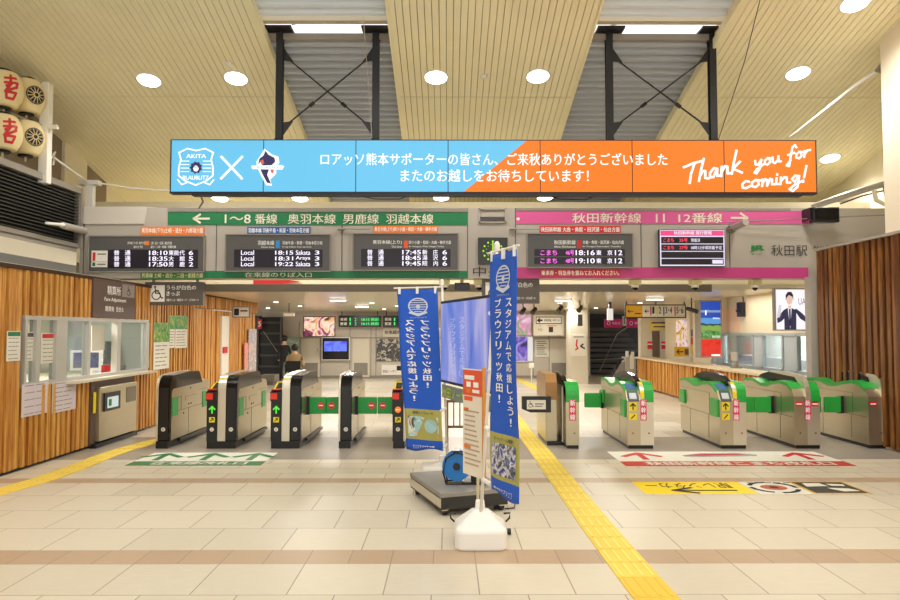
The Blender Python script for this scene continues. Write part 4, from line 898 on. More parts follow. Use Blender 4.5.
# ticket machine/locker column behind
ly = 20.95
t, a, b, c, d = flatsign('white_locker_panel', (641, 318, 676, 385), ly, M_panel2, 'pale panel wall with two red stickers behind the timber counter', 'panel', th=.3)
mb = MB(); a2, b2, c2, d2 = R(652.5, 331, 660, 385, ly-.02); mb.box(a2, b2, ly-.01, ly, c2, d2); mb.build('brown_slot', mat('slot_brown', (110, 92, 80)), t)
for px0, px1 in ((647.5, 652.5), (661.5, 669)):
    a2, b2, c2, d2 = R(px0, 341.5, px1, 349, ly-.02); MB().rect(a2, b2, c2, d2, ly-.012).build('red_sticker', M_red, t); MB().rect(a2, b2, c2+.13, c2+.16, ly-.014).build('sticker_line', M_text, t)
t, a, b, c, d = flatsign('yellow_notice', (650, 321, 670, 330), ly-.055, mat('notice_yellow', (232, 215, 110), .6), 'pale yellow notice above the red stickers', 'notice'); MB().rect(a+.05, b-.05, d-.08, d-.03, ly-.057).rect(a+.1, b-.1, c+.08, c+.12, ly-.057).build('print', mat('plum_ink', (90, 60, 110)), t)
t, a, b, c, d = flatsign('illuminated_poster', (676.5, 320, 690, 346.5), 18.6, picture('blossom_glow', [(60, 50, 70), (240, 190, 90), (250, 225, 230), (120, 80, 60), (70, 60, 80)], 3, emit=.9), 'illuminated poster of blossom and gold on the column', 'poster')
t, a, b, c, d = flatsign('exit_arrow_sign', (675, 347, 690.5, 356.5), 18.5, mat('sign_amber', (250, 175, 30)), 'amber sign with black left arrow under blossom poster', 'sign'); mb = MB(); arr(mb, a+.05, a+.22, (c+d)/2, .06, 18.495, 0, .03); mb.rect(b-.16, b-.03, c+.05, d-.05, 18.495, 1); mb.build('arrow', [M_dark, M_board], t)
mb = MB(); a, b, c, d = R(690, 305, 700, 390, 18.4); mb.box(a, b, 18.4, 18.9, 0, 2.42); struct(mb.build('wall_column_right', M_panel2))
mb = MB()
for k, (py, m_) in enumerate(((333, 0), (341, 1), (350, 2))):
    a, b, c, d = R(691.5, py-3.5, 697, py+3.5, 18.38); mb.box(a, b, 18.385, 18.4, c, d, m_)
tag(mb.build('column_stickers', [M_blue, M_red, M_yellow]), 'blue, red and yellow stickers on the narrow column', 'sticker')
# landscape poster column
t, a, b, c, d = flatsign('landscape_light_box', (701, 301.5, 720.5, 356.5), 15.9, M_black, 'tall light box of blue lake, green field and red flowers', 'light box', M_fascia2, .3); w = b-a; h = d-c; y = 15.895
def jag(u0, u1, n, amp): return [(a+w*k/n, c+h*(u1+amp*random.uniform(-1, 1))) for k in range(n+1)]
mb = MB()
for u0, u1, mi, amp in ((0, 1, 0, 0), (.80, .84, 1, .01), (0, .70, 2, 0), (0, .60, 3, .012), (0, .56, 4, .01), (0, .47, 5, .012), (0, .32, 6, .005)):
    top = jag(u0, u1, 8, amp) if mi else [(a, d), (b, d)]
    y -= .001; mb.poly([(a, y, c+u0*h), (b, y, c+u0*h)] + [(p[0], y, p[1]) for p in reversed(top)], mi)
mb.text('鳥海山', a+.6*w, a+.95*w, c+.68*h, c+.71*h, y-.001, 7, .02); mb.text('花だより', a+.55*w, a+.95*w, c+.34*h, c+.38*h, y-.001, 7, .02); mb.rect(a+.5*w, a+.95*w, c+.01*h, c+.04*h, y-.001, 7); mb.stroke([(a+.25*w, c+.83*h), (a+.25*w, c+.76*h)], .03, y-.001, 7)
mb.build('lit_print', [mat('lit_blue', (30, 80, 200), emit=.7), mat('lit_haze', (150, 180, 225), emit=.7), mat('lit_sky', (90, 165, 235), emit=.8), mat('lit_hill', (40, 80, 90), emit=.6), mat('lit_pale_green', (150, 190, 90), emit=.7), picture('lit_field', [(30, 100, 30), (90, 170, 60), (200, 220, 190)], 12, emit=.7), picture('lit_red', [(225, 15, 15), (250, 60, 30), (160, 5, 10)], 4, emit=.8), E_w], t)
# ------------------------------------------------------------------ right ticket office
CX = 5.72
cy0, cy1 = RY1+.25, G(640, 386.7).y
M_ctop = mat('counter_top', (214, 196, 160), .35)
t = thing('timber_counter', 'long low timber slatted counter running into the right ticket office', 'counter', (CX, (cy0+cy1)/2, 0))
mb = MB(); slats(mb, CX+.07, -1, cy0, cy1, .05, .86, .14, .09, .07, vary=.6, back=.03); mb.build('slatted_front', [W_left, W_back], t)
MB().box(CX-.06, CX+.5, cy0, cy1+.02, .86, .90).build('counter_top', M_ctop, t)
MB().box(CX+.1, CX+.45, cy1-.03, cy1, .02, .86).build('end_panel', W_left, t)
OX = 6.55
M_office = mat('office_beige', (226, 212, 184), .55)
mb = MB(); mb.box(OX, OX+.1, cy0-.2, 17.1, 1.62, 2.5, 0); mb.box(OX, OX+.1, 17.1, 20.7, 0, 2.5, 0); struct(mb.build('wall_ticket_office', M_office))
mb = MB(); mb.box(OX-.003, OX, 15.4, 16.9, 1.66, 2.2); struct(mb.build('trim_5', mat('salmon_panel', (240, 200, 172), .5)))
t = thing('ticket_office_glazing', 'row of bluish glass panes above the right counter', 'window', (OX, 14, .9))
mb = MB(); mb.box(OX-.02, OX+.06, cy0-.2, 17.1, 1.58, 1.64); mb.box(OX-.02, OX+.06, cy0-.2, 17.1, .88, .94)
for yy in (cy0-.1, 12.9, 13.45, 14.3, 14.75, 16.3, 16.7, 17.05): mb.box(OX-.02, OX+.06, yy-.03, yy+.03, .9, 1.6)
mb.build('frame', mat('pale_blue_frame', (176, 186, 190), .4, .3), t)
for ya, yc in ((cy0, 12.87), (13.48, 14.27), (14.78, 16.27)): MB().box(OX+.02, OX+.026, ya, yc, .94, 1.58).build('pane', gl, t)
for ya, yc in ((12.93, 13.42), (14.33, 14.72), (16.33, 16.67), (16.73, 17.02)): MB().box(OX+.0, OX+.03, ya, yc, .94, 1.58).build('solid_panel', mat('blue_grey_panel', (182, 192, 200), .45), t)
mb = MB(); mb.box(8.15, 8.25, 11, 24, 0, 2.6, 0); struct(mb.build('wall_ticket_office_back', mat('office_white', (232, 238, 242), .6)))
mb = MB(); mb.box(7.7, 8.1, 12.9, 19, 0, 1.05); tag(mb.build('back_office_cabinet', mat('cabinet_blue_grey', (160, 170, 178), .5)), 'low blue grey cabinet behind the ticket office glass', 'cabinet')
for yy, lb in ((14.5, 'small grey counter terminal by the middle pane'), ):
    t = thing('counter_terminal', lb, 'terminal', (CX+.35, yy, .90)); MB().box(-.08, .08, -.1, .1, 0, .04).box(-.03, .03, -.05, .05, .04, .2).build('base', M_fascia2, t, False); MB().box(-.05, -.02, -.14, .14, .16, .34).build('display', M_fascia, t, False)
# suited person advertisement
ay = RY1+.5
a, b, c, d = R(776, 289.5, 812, 329.5, ay+.2)
t = thing('advertising_screen', 'large white lit advertisement of a person in a dark suit', 'screen', ((a+b)/2, ay+.2, c))
MB().box(a-.02, b, ay+.2, ay+.3, c-.02, d+.02).build('frame', M_fascia2, t)
w = b-a; h = d-c; y = ay+.195
def q2(l): return [(a+u*w, y, c+v*h) for u, v in l]
mb = MB(); mb.rect(a, b, c, d, y+.003, 0)
mb.poly(q2([(.05, 0), (.12, .35), (.25, .48), (.38, .52), (.5, .48), (.6, .28), (.85, .12), (1, .25), (1, .38), (.85, .24), (.64, .42), (.5, .5), (.58, .05), (.56, 0)]), 1) if False else None
mb.poly(q2([(.22, 0), (.22, .3), (.20, .48), (.32, .54), (.38, .3), (.42, .54), (.56, .48), (.55, 0)]), 1)
mb.poly(q2([(.50, .5), (.66, .27), (.86, .16), (1, .26), (1, .38), (.86, .28), (.70, .42), (.56, .52)]), 1)
mb.poly(q2([(.02, .28), (.22, .5), (.25, .3), (.14, .2), (.03, .16)]), 1)
mb.poly(q2([(.08, .28), (.02, .34), (.08, .62), (.15, .6), (.14, .38)]), 4)
y -= .002; mb.poly(q2([(.32, .54), (.38, .02), (.43, .54)]), 2); mb.poly(q2([(.34, .5), (.33, .6), (.42, .6), (.41, .5)]), 3)
mb.disc((a+.375*w, c+.74*h), .085*w, y, 3, 16, .12*h); mb.stroke([(a+.375*w, c+.5*h), (a+.38*w, c+.1*h)], .03, y-.001, 5)
y -= .002; mb.poly(q2([(.27, .72), (.27, .86), (.33, .94), (.43, .94), (.48, .86), (.48, .72), (.45, .82), (.36, .86), (.30, .80)]), 5)
mb.text('UA', a+.62*w, a+.82*w, c+.62*h, c+.78*h, y, 6, 0)
mb.build('lit_picture', [mat('ad_white', (250, 246, 250), emit=1.), mat('ad_suit', (62, 56, 88), emit=.7), mat('ad_shirt', (235, 235, 245), emit=1.), mat('ad_skin', (240, 200, 180), emit=.9), mat('ad_cuff', (225, 215, 225), emit=.9), mat('ad_hair', (58, 46, 58), emit=.6), mat('ad_text', (130, 120, 150), emit=.8)], t)
# projector-like box on the beige wall
p = P(744, 310, 15.2); t = thing('wall_speaker', 'black box speaker hanging before the beige office wall', 'speaker', (p.x, 15.2, p.z-.15))
MB().box(-.12, .12, -.1, .1, 0, .32).build('casing', M_black, t, False); MB().box(-.02, .02, -.02, .02, .32, .44).build('hanger', M_black, t, False); MB().lathe([(.03, 0), (.05, .05)], (-.16, -.05, .1), 10).build('lamp', M_black, t, False)
# small things beneath the inner ceiling
for px, py, Y, lb in ((523, 311, 17, 'black ceiling spotlight just right of the right flag'), (534, 311, 17, 'black ceiling spotlight over the direction sign edge'), (560, 309, 17, 'black ceiling spotlight above the direction sign right end'), (580, 309, 17, 'black ceiling spotlight before the square column')):
    p = P(px, py, Y); t = thing('ceiling_spotlight', lb, 'light', p, 0, 'black spotlights under the inner ceiling'); zc = cz1-(cz1-cz2)*(Y-IY)/(BK+12-IY)
    MB().tube([(0, 0, .03), (0, 0, zc-p.z)], .015, 6).build('stem', M_black, t, False); MB().tube([(-.05, -.05, -.05), (.05, .05, .06)], [.06, .05], 10).build('head', M_black, t, False)
p = P(610, 314, 18); t = thing('hanging_guide_lamp', 'white lit guide box hanging left of the platform number sign', 'sign', p); MB().box(-.07, .07, -.05, .05, -.16, .14).build('lit_box', mat('guide_white', (245, 240, 230), emit=.8), t, False); MB().tube([(0, 0, .14), (0, 0, .4)], .04, 6).build('stem', M_black, t, False)
p = P(693, 310, 15.5); t = thing('bullet_camera', 'black bullet camera beside the platform number sign', 'camera', p); MB().tube([(-.1, .1, .04), (.06, -.1, -.04)], .05, 10).build('body', M_black, t, False); MB().tube([(-.03, 0, .0), (-.03, 0, .27)], .015, 6).build('stem', M_black, t, False)
p = P(289, 313, 17.5); t = thing('hanging_lamp', 'small white lamp unit hanging under the inner ceiling at left', 'light', p); MB().box(-.13, .13, -.05, .05, -.08, .0).build('lamp', M_white, t, False); MB().tube([(0, 0, 0), (0, 0, .25)], .012, 6).build('stem', M_black, t, False)
p = P(240.5, 312, 16.3); t, a, b, c, d = flatsign('projecting_sign', (233.5, 307.5, 249, 316.5), 16.3, M_white, 'small white projecting sign with black pictogram on left timber wall', 'sign', M_fascia2)
mb = MB(); w = b-a; mb.rect(a+.04*w, a+.36*w, c+.12*(d-c), d-.12*(d-c), 16.295); mb.rect(a+.45*w, a+.9*w, c+.55*(d-c), c+.7*(d-c), 16.295); mb.build('pictogram', M_dark, t)
# inner ceiling downlights
ig = 'small round lights in the inner ceiling'
for i, (px, py) in enumerate(((276, 302), (268, 308), (300, 306), (372, 303), (384, 309), (397, 306), (560, 303), (602, 312), (596, 308), (735, 303), (640, 303), (690, 304), (258, 314))):
    r = ray(px, py); k = (cz1-cz2)/(BK+12-IY); tt = (cz1+k*IY-EYE)/(r.z+k*r.y); c = V((0, 0, EYE))+r*tt
    if c.y > BK-.3: continue
    o = MB().lathe([(.05, -.012), (.06, -.006), (.06, .0)], c, 14).build('inner_downlight', E_lamp_soft); tag(o, 'small round light set in the glossy inner ceiling', 'light', ig)
for px, py, Y, lb in ((338, 302.5, 16.5, 'long white ceiling lamp over the back left doors'), (362, 311, 20, 'short white ceiling lamp over the green lettered board'), (563, 303, 16.5, 'long white ceiling lamp over the direction sign'), (655, 302, 16, 'long white ceiling lamp above the platform number sign')):
    zc = cz1-(cz1-cz2)*(Y-IY)/(BK+12-IY); x = P(px, py, Y).x; t = thing('ceiling_lamp', lb, 'light', (x, Y, zc-.05)); MB().box(-.2, .2, -.08, .08, .02, .05).build('casing', M_white, t, False); MB().box(-.18, .18, -.06, .06, .0, .02).build('tube', E_lamp_soft, t, False)
# black stair shaft and people at the back left
t = thing('stair_shaft', 'black framed shaft with grey bars beside the far end of timber wall', 'shaft', P(268, 375, 24.2)); a, b, c, d = R(257.5, 317, 281, 372, 24.2)
MB().box(a, b, 24.35, 24.45, 0, d).build('backing', mat('shaft_black', (28, 28, 30), .4), t)  # stair opening; its dark recess is drawn as a black board
mb = MB()
for k in range(5): z = c+(d-c)*(k+.5)/5; mb.box(a+.03, b-.03, 24.25, 24.35, z-.035, z+.035)
mb.build('bars', mat('shaft_grey', (70, 68, 66), .4), t)
MB().tube([(a+.2, 24.2, d-.5), (b-.05, 24.2, c+.6)], .012, 5).build('handrail', M_fascia2, t); MB().box(a-.02, a+.02, 24.2, 24.4, 0, d).box(b-.04, b, 24.2, 24.4, 0, d).build('side_frame', M_board, t)
e, f, g, h = R(257.5, 319, 261.5, 329, 24.05); o = MB().box(e, f, 24.05, 24.1, g, h).build('red_sign', M_red, t); MB().text('5', e+.03, f-.02, g+.08, h-.08, 24.04, 0, .03).build('numeral', M_text, o)
a, b, c, d = R(281, 337, 297, 377, 24.0); tag(MB().box(a, b, 24.3, 24.4, .1, d).build('framed_picture', picture('pic_pale', [(190, 195, 180), (120, 140, 120), (210, 210, 200)], 2)), 'pale framed picture behind the standing person', 'picture')
a, b, c, d = R(262, 374, 276, 379, 21.6); tag(MB().box(a, b, 21.4, 22.0, .12, .32).box(a+.05, b-.05, 21.5, 21.9, 0, .12, 0).build('grey_bench', M_fascia2), 'low grey bench before the black shaft', 'bench')

def figure(name, label, joints, bones, radii, loc, rz, mats, pick, hair):
    me = bpy.data.meshes.new('body'); me.from_pydata([V(j) for j in joints], bones, []); o = bpy.data.objects.new('body_tmp', me); COL.objects.link(o)
    o.modifiers.new('skin', 'SKIN'); sub = o.modifiers.new('sub', 'SUBSURF'); sub.levels = 1
    if not me.skin_vertices: me.attributes.new('skin_vertices', 'FLOAT', 'POINT') if False else None
    bpy.context.view_layer.objects.active = o
    sk = me.skin_vertices[0].data if me.skin_vertices else None
    if sk is None:
        bm = bmesh.new(); bm.from_mesh(me); bm.verts.layers.skin.verify(); bm.to_mesh(me); bm.free(); sk = me.skin_vertices[0].data
    for i, r in enumerate(radii): sk[i].radius = (r, r) if not isinstance(r, tuple) else r
    sk[0].use_root = True
    bpy.context.view_layer.update()
    dg = bpy.context.evaluated_depsgraph_get(); ev = o.evaluated_get(dg); m2 = bpy.data.meshes.new_from_object(ev); bpy.data.objects.remove(o)
    t = thing(name, label, 'person', loc, rz)
    m2.materials.clear()
    for m in mats: m2.materials.append(m)
    for p in m2.polygons: p.use_smooth = True; p.material_index = pick(p.center)
    b = bpy.data.objects.new('body', m2); COL.objects.link(b); b.parent = t
    MB().lathe([(.02, -.09), (.085, -.05), (.11, .02), (.1, .08), (.06, .125), (.01, .14)], hair, 14).build('hair', mat('hair_black', (28, 24, 22), .6), t, False, smooth=True)
    return t
skin = mat('skin', (214, 170, 140), .6)
# standing, black clothes
J = [(0, 0, .80), (0, 0, 1.0), (0, 0, 1.14), (0, 0, 1.24), (0, -.01, 1.36), (.14, 0, 1.14), (.2, -.02, .92), (.19, -.12, .74), (.19, -.14, .68), (-.14, 0, 1.14), (-.2, -.02, .92), (-.2, -.1, .74), (-.2, -.12, .68), (.08, 0, .72), (.09, .0, .42), (.09, .02, .06), (.09, -.1, .04), (-.08, 0, .72), (-.1, .04, .42), (-.11, .12, .06), (-.11, .0, .04)]
Bn = [(0, 1), (1, 2), (2, 3), (3, 4), (2, 5), (5, 6), (6, 7), (7, 8), (2, 9), (9, 10), (10, 11), (11, 12), (0, 13), (13, 14), (14, 15), (15, 16), (0, 17), (17, 18), (18, 19), (19, 20)]
Rd = [(.14, .10), (.13, .1), (.13, .09), .05, (.08, .1), .06, .045, .035, .035, .06, .045, .035, .035, .09, .065, .045, .04, .09, .065, .045, .04]
dark = mat('cloth_black', (30, 28, 30), .8)
p = G(284, 381); figure('person', 'person in black clothes standing beside the seated one', J, Bn, Rd, (p.x, p.y, 0), .4, [dark, skin], lambda c: 1 if c.z > 1.22 or (c.z < .72 and abs(c.x) > .17 and c.y < -.05 and c.z > .6) else 0, (0, .01, 1.40))
J = [(0, 0, .50), (0, .02, .72), (0, .02, .90), (0, .0, 1.0), (0, -.02, 1.12), (.18, .02, .89), (.25, -.02, .68), (.2, -.24, .60), (.16, -.32, .6), (-.18, .02, .89), (-.25, -.02, .68), (-.2, -.24, .60), (-.16, -.32, .6), (.1, -.05, .49), (.12, -.42, .47), (.12, -.44, .08), (.12, -.55, .05), (-.1, -.05, .49), (-.12, -.42, .47), (-.12, -.44, .08), (-.12, -.55, .05)]
Rd = [(.19, .13), (.18, .13), (.18, .11), .055, (.085, .105), .075, .06, .045, .04, .075, .06, .045, .04, .09, .075, .05, .045, .09, .075, .05, .045]
tan = mat('cloth_tan', (178, 152, 112), .85)
p = P(294.5, 375, 21.0); SP = V((p.x, 21.0, 0))
figure('person', 'person in a tan top sitting with their back to the gates', J, Bn, Rd, SP, PI, [tan, skin, dark], lambda c: 1 if c.z > .99 else (2 if c.z < .52 else 0), (0, .0, 1.15))
t = thing('office_chair', 'black chair under the seated person in tan', 'chair', SP, PI)
MB().box(-.24, .24, -.35, .2, .37, .41).build('seat', dark, t, False, bevel=.01); MB().box(-.22, .22, .18, .23, .45, .78).build('backrest', dark, t, False, bevel=.01)
for sx in (-.2, .2):
    for sy_ in (-.32, .17): MB().tube([(sx, sy_, 0), (sx, sy_, .38)], .015, 6).build('leg', M_steel2, t, False)
MB().box(-.2, -.17, .16, .2, .4, .5).box(.17, .2, .16, .2, .4, .5).build('back_bracket', M_steel2, t, False)
# ------------------------------------------------------------------ ticket gates, left kind
GY = G(450, 448.2).y
LGt = 1.66
def arc(cx, cz_, r, a0, a1, n=6): return [(cx+r*math.cos(math.radians(a0+(a1-a0)*k/n)), cz_+r*math.sin(math.radians(a0+(a1-a0)*k/n))) for k in range(n+1)]
outer = [(0, .1)] + arc(.19, .85, .185, 180, 95, 7) + [(.6, 1.05), (1.12, 1.045)] + arc(1.14, .95, .095, 80, 20, 4) + [(1.34, .85)]
hood_prof = outer + [(.2, .84)] + arc(.16, .76, .08, 100, 180, 3) + [(.075, .1)]
body_prof = [(.05, .1), (.05, .78)] + arc(.13, .77, .08, 170, 95, 3) + [(1.4, .90), (LGt-.06, .88), (LGt, .82), (LGt, .1)]
spine_prof = [(-.006, .1)] + arc(.19, .855, .191, 180, 95, 7) + [(.6, 1.06), (1.15, 1.055)] + arc(1.15, .95, .105, 80, 20, 4) + [(1.4, .88), (LGt, .84), (LGt, .1)]
M_seam = mat('panel_seam', (90, 84, 70), .5)
M_noentry = mat('no_entry_red', (215, 40, 35), .4)
def arrow_up(mb, cx, cz_, s, y, mi): mb.stroke([(cx, cz_-.5*s), (cx, cz_+.45*s)], .22*s, y, mi); mb.stroke([(cx-.42*s, cz_+.05*s), (cx, cz_+.48*s), (cx+.42*s, cz_+.05*s)], .22*s, y, mi)
def circ(mb, cx, cz_, r, letter, y):
    mb.disc((cx, cz_), r, y, 0, 14); mb.text(letter, cx-r*.45, cx+r*.45, cz_-r*.55, cz_+r*.55, y-.001, 1, .02)
def side_details(t, x, s, back=True):
    # s=+1 right side face; seams, service flaps and bolts
    mb = MB(); e = .003*s
    def sq(y0, y1, z0, z1): mb.box(min(x, x+e), max(x, x+e), y0, y1, z0, z1)
    sq(.08, LGt-.02, .50, .506); sq(.75, .756, .1, .5); sq(.1, .45, .70, .705); sq(.45, .455, .5, .70); sq(.62, 1.05, .68, .684); sq(.62, .625, .62, .68); sq(1.2, 1.6, .74, .744)
    mb.build('panel_seams', M_seam, t, False)
    mb = MB()
    for yy, zz in ((.82, .80), (.75, .56), (.85, .56), (.55, .44)): mb.tube([(x, yy, zz), (x+e*2, yy, zz)], .014, 8)
    mb.build('bolts', M_dark, t, False)
def flap(t, y, x, s, length, noentry=True, z0=.44, z1=.69, m=None, left=None, th=.05):
    # swing door projecting sideways from the gate side
    a, b = sorted((x, x+s*length))
    o = MB().box(a, b, y, y+th, z0, z1).build('flap_door', m or M_flap, t, False, bevel=.012)
    MB().box(min(x-s*.02, x+s*.05), max(x-s*.02, x+s*.05), y-.01, y+th+.01, z0-.01, z1+.01).build('hinge', M_black, o, False)
    if noentry:
        cx = x+s*(length-.08); mb = MB(); mb.disc((cx, (z0+z1)/2), .05, y-.004, 0, 16); mb.rect(cx-.032, cx+.032, (z0+z1)/2-.009, (z0+z1)/2+.009, y-.006, 1); mb.build('no_entry_mark', [M_noentry, M_text], o, False)
    return o
def left_gate(cx, kinds, label, right_flap=0, left_flap=0, tucked=False, w=(.155, .115, .16)):
    t = thing('ticket_gate', label, 'ticket gate', (cx, GY, 0), 0, 'black hooded ticket gates on the left')
    xs = 0; W = sum(w[{'C': 0, 'S': 1, 'D': 2, 's': 1}[k]]*(.25 if k == 's' else 1) for k in kinds); x = -W/2
    for k in kinds:
        if k in 'Ss':
            wd = w[1]*(.25 if k == 's' else 1)
            MB().yz(spine_prof, x, x+wd).build('steel_spine', M_steel2, t, False, bevel=.004)
            if k == 'S':
                mb = MB(); 
                for yy, zz, c in ((.012, .90, 1), (.05, .975, 0), (.10, 1.02, 1)): mb.hexa([(x+.02, yy-.012, zz-.03), (x+wd-.02, yy-.012, zz-.03), (x+wd-.02, yy+.0, zz-.03), (x+.02, yy+.0, zz-.03), (x+.02, yy+.01, zz+.03), (x+wd-.02, yy+.01, zz+.03), (x+wd-.02, yy+.03, zz+.03), (x+.02, yy+.03, zz+.03)], c)
                mb.build('stickers', [M_yellow, M_paper, M_orange], t, False)
            x += wd
        elif k == 'D':
            wd = w[2]
            MB().yz(body_prof, x+.004, x+wd-.004).build('body', M_steel, t, False)
            MB().yz(hood_prof, x, x+wd).build('hood', M_gloss, t, False)
            MB().box(x+.012, x+wd-.012, -.004, .0, .12, .86).build('front_strip', M_black, t, False)
            mb = MB(); circ(mb, x+wd*.5, .27, .03, 'D', -.007); mb.build('letter_badge', [M_paper, M_dark], t, False)
            side_details(t, x+wd-.004, 1)
            x += wd
        elif k == 'C':
            wd = w[0]
            prof = [(.0, .1), (0, .70), (.0, .72), (.30, .90), (LGt-.1, .90), (LGt, .84), (LGt, .1)]
            MB().yz(prof, x+.002, x+wd).build('body', M_steel, t, False)
            MB().box(x, x+wd, -.006, .02, .1, .72).build('front_strip', M_black, t, False)
            o = MB().yz([(-.03, .68), (-.03, .80), (.08, .84), (.10, .72), (0, .68)], x-.006, x+wd*.96).build('card_reader', M_black, t, False)
            MB().box(x+.0, x+wd*.6, -.035, -.03, .70, .79).box(x+.0, x+wd*.8, .0, .07, .83, .845).build('red_cover', mat('reader_red', (225, 50, 30), .35), o, False)
            MB().yz([(.09, .80), (.09, .835), (.34, .925), (.34, .89)], x+.01, x+wd-.01).build('reader_top', M_yellow if kinds != 'Cs' else M_yellow, t, False)
            MB().yz([(.11, .844), (.11, .85), (.3, .918), (.3, .912)], x+.035, x+wd-.035).build('reader_window', M_black, t, False)
            mb = MB()
            if 'X' in label: pass
            if kinds == 'Cs': mb.disc((x+wd*.5, .55), .045, -.009, 2, 18); mb.rect(x+wd*.5-.03, x+wd*.5+.03, .544, .556, -.011, 4)
            else: arrow_up(mb, x+wd*.5, .55, .095, -.009, 0)
            mb.rect(x+wd*.5-.04, x+wd*.5+.04, .37, .445, -.009, 1); mb.stroke([(x+wd*.5-.02, .39), (x+wd*.5+.015, .42)], .014, -.011, 3); mb.stroke([(x+wd*.5-.01, .43), (x+wd*.5+.02, .43), (x+wd*.5+.02, .40)], .01, -.011, 3)
            mb.build('signs', [mat('lit_arrow_green', (90, 240, 60), emit=1.), M_yellow, mat('lit_orange', (255, 130, 20), emit=1.), M_dark, M_text], t, False)
            mb = MB(); circ(mb, x+wd*.5, .27, .03, 'C', -.009); mb.build('letter_badge', [M_paper, M_dark], t, False)
            x += wd
    MB().box(-W/2+.01, W/2-.01, -.015, .35, .0, .1).box(-W/2+.05, W/2-.02, .35, LGt-.02, .0, .1).build('plinth', M_black, t, False)
    MB().box(W/2-.02, W/2+.03, .35, LGt-.05, .05, .09).build('kick_rail', M_black, t, False)
    if right_flap: flap(t, .42, W/2-.01, 1, right_flap)
    if left_flap: flap(t, .42, -W/2+.01, -1, left_flap)
    if tucked:
        for yy in (.12, 1.35): MB().box(W/2-.02, W/2+.006, yy, yy+.2, .44, .70).build('flap_door', mat('flap_green_pale', (60, 175, 95), .35), t, False)
    return t, W
def gx(px): return G(px, 448).x
left_gate(gx(163), 'sD', 'leftmost black hooded gate, beside the timber wall', tucked=True)
left_gate(gx(222), 'CSD', 'second hooded gate from the timber wall, green arrow lit, no door shut', tucked=True)
left_gate(gx(286), 'CSD', 'third hooded gate from the timber wall, with a shut door on its right', right_flap=.30)
left_gate(gx(345), 'sD', 'narrow hooded gate with shut green doors on both sides', right_flap=.33, left_flap=.26)
left_gate(gx(399), 'Cs', 'hooded gate with orange light, half behind the left flag', left_flap=.27)
# ------------------------------------------------------------------ ticket gates, right kind
gA = [(0, .05), (0, .68), (.10, .82), (.28, .90), (.42, .925), (.62, .915), (.85, .865), (1.05, .86), (1.25, .905), (1.4, .92), (LGt, .90), (LGt, .05)]
gB = [(0, .05), (0, .76)] + arc(.17, .775, .165, 175, 95, 6) + [(.7, .95), (1.2, .93), (1.5, .92), (LGt, .90), (LGt, .05)]
def offs(prof, i0, i1, d):   # strip lying on the top of a profile
    up = prof[i0:i1+1]; return up + [(y+(.0 if k else .0), z-d) for k, (y, z) in enumerate(reversed(up))]
def pinktext(mb, cx, z0, z1, y, mi, w=.045, s='新幹線'):
    mb.rect(cx-w, cx+w, z0, z1, y, mi)
    n = len(s); h = (z1-z0)/n
    for k, ch in enumerate(s): mb.text(ch, cx-w*.75, cx+w*.75, z1-(k+.9)*h, z1-(k+.1)*h, y-.001, mi+1, .02)
M_stp = mat('bullet_sticker_pink', (220, 60, 110), .5)
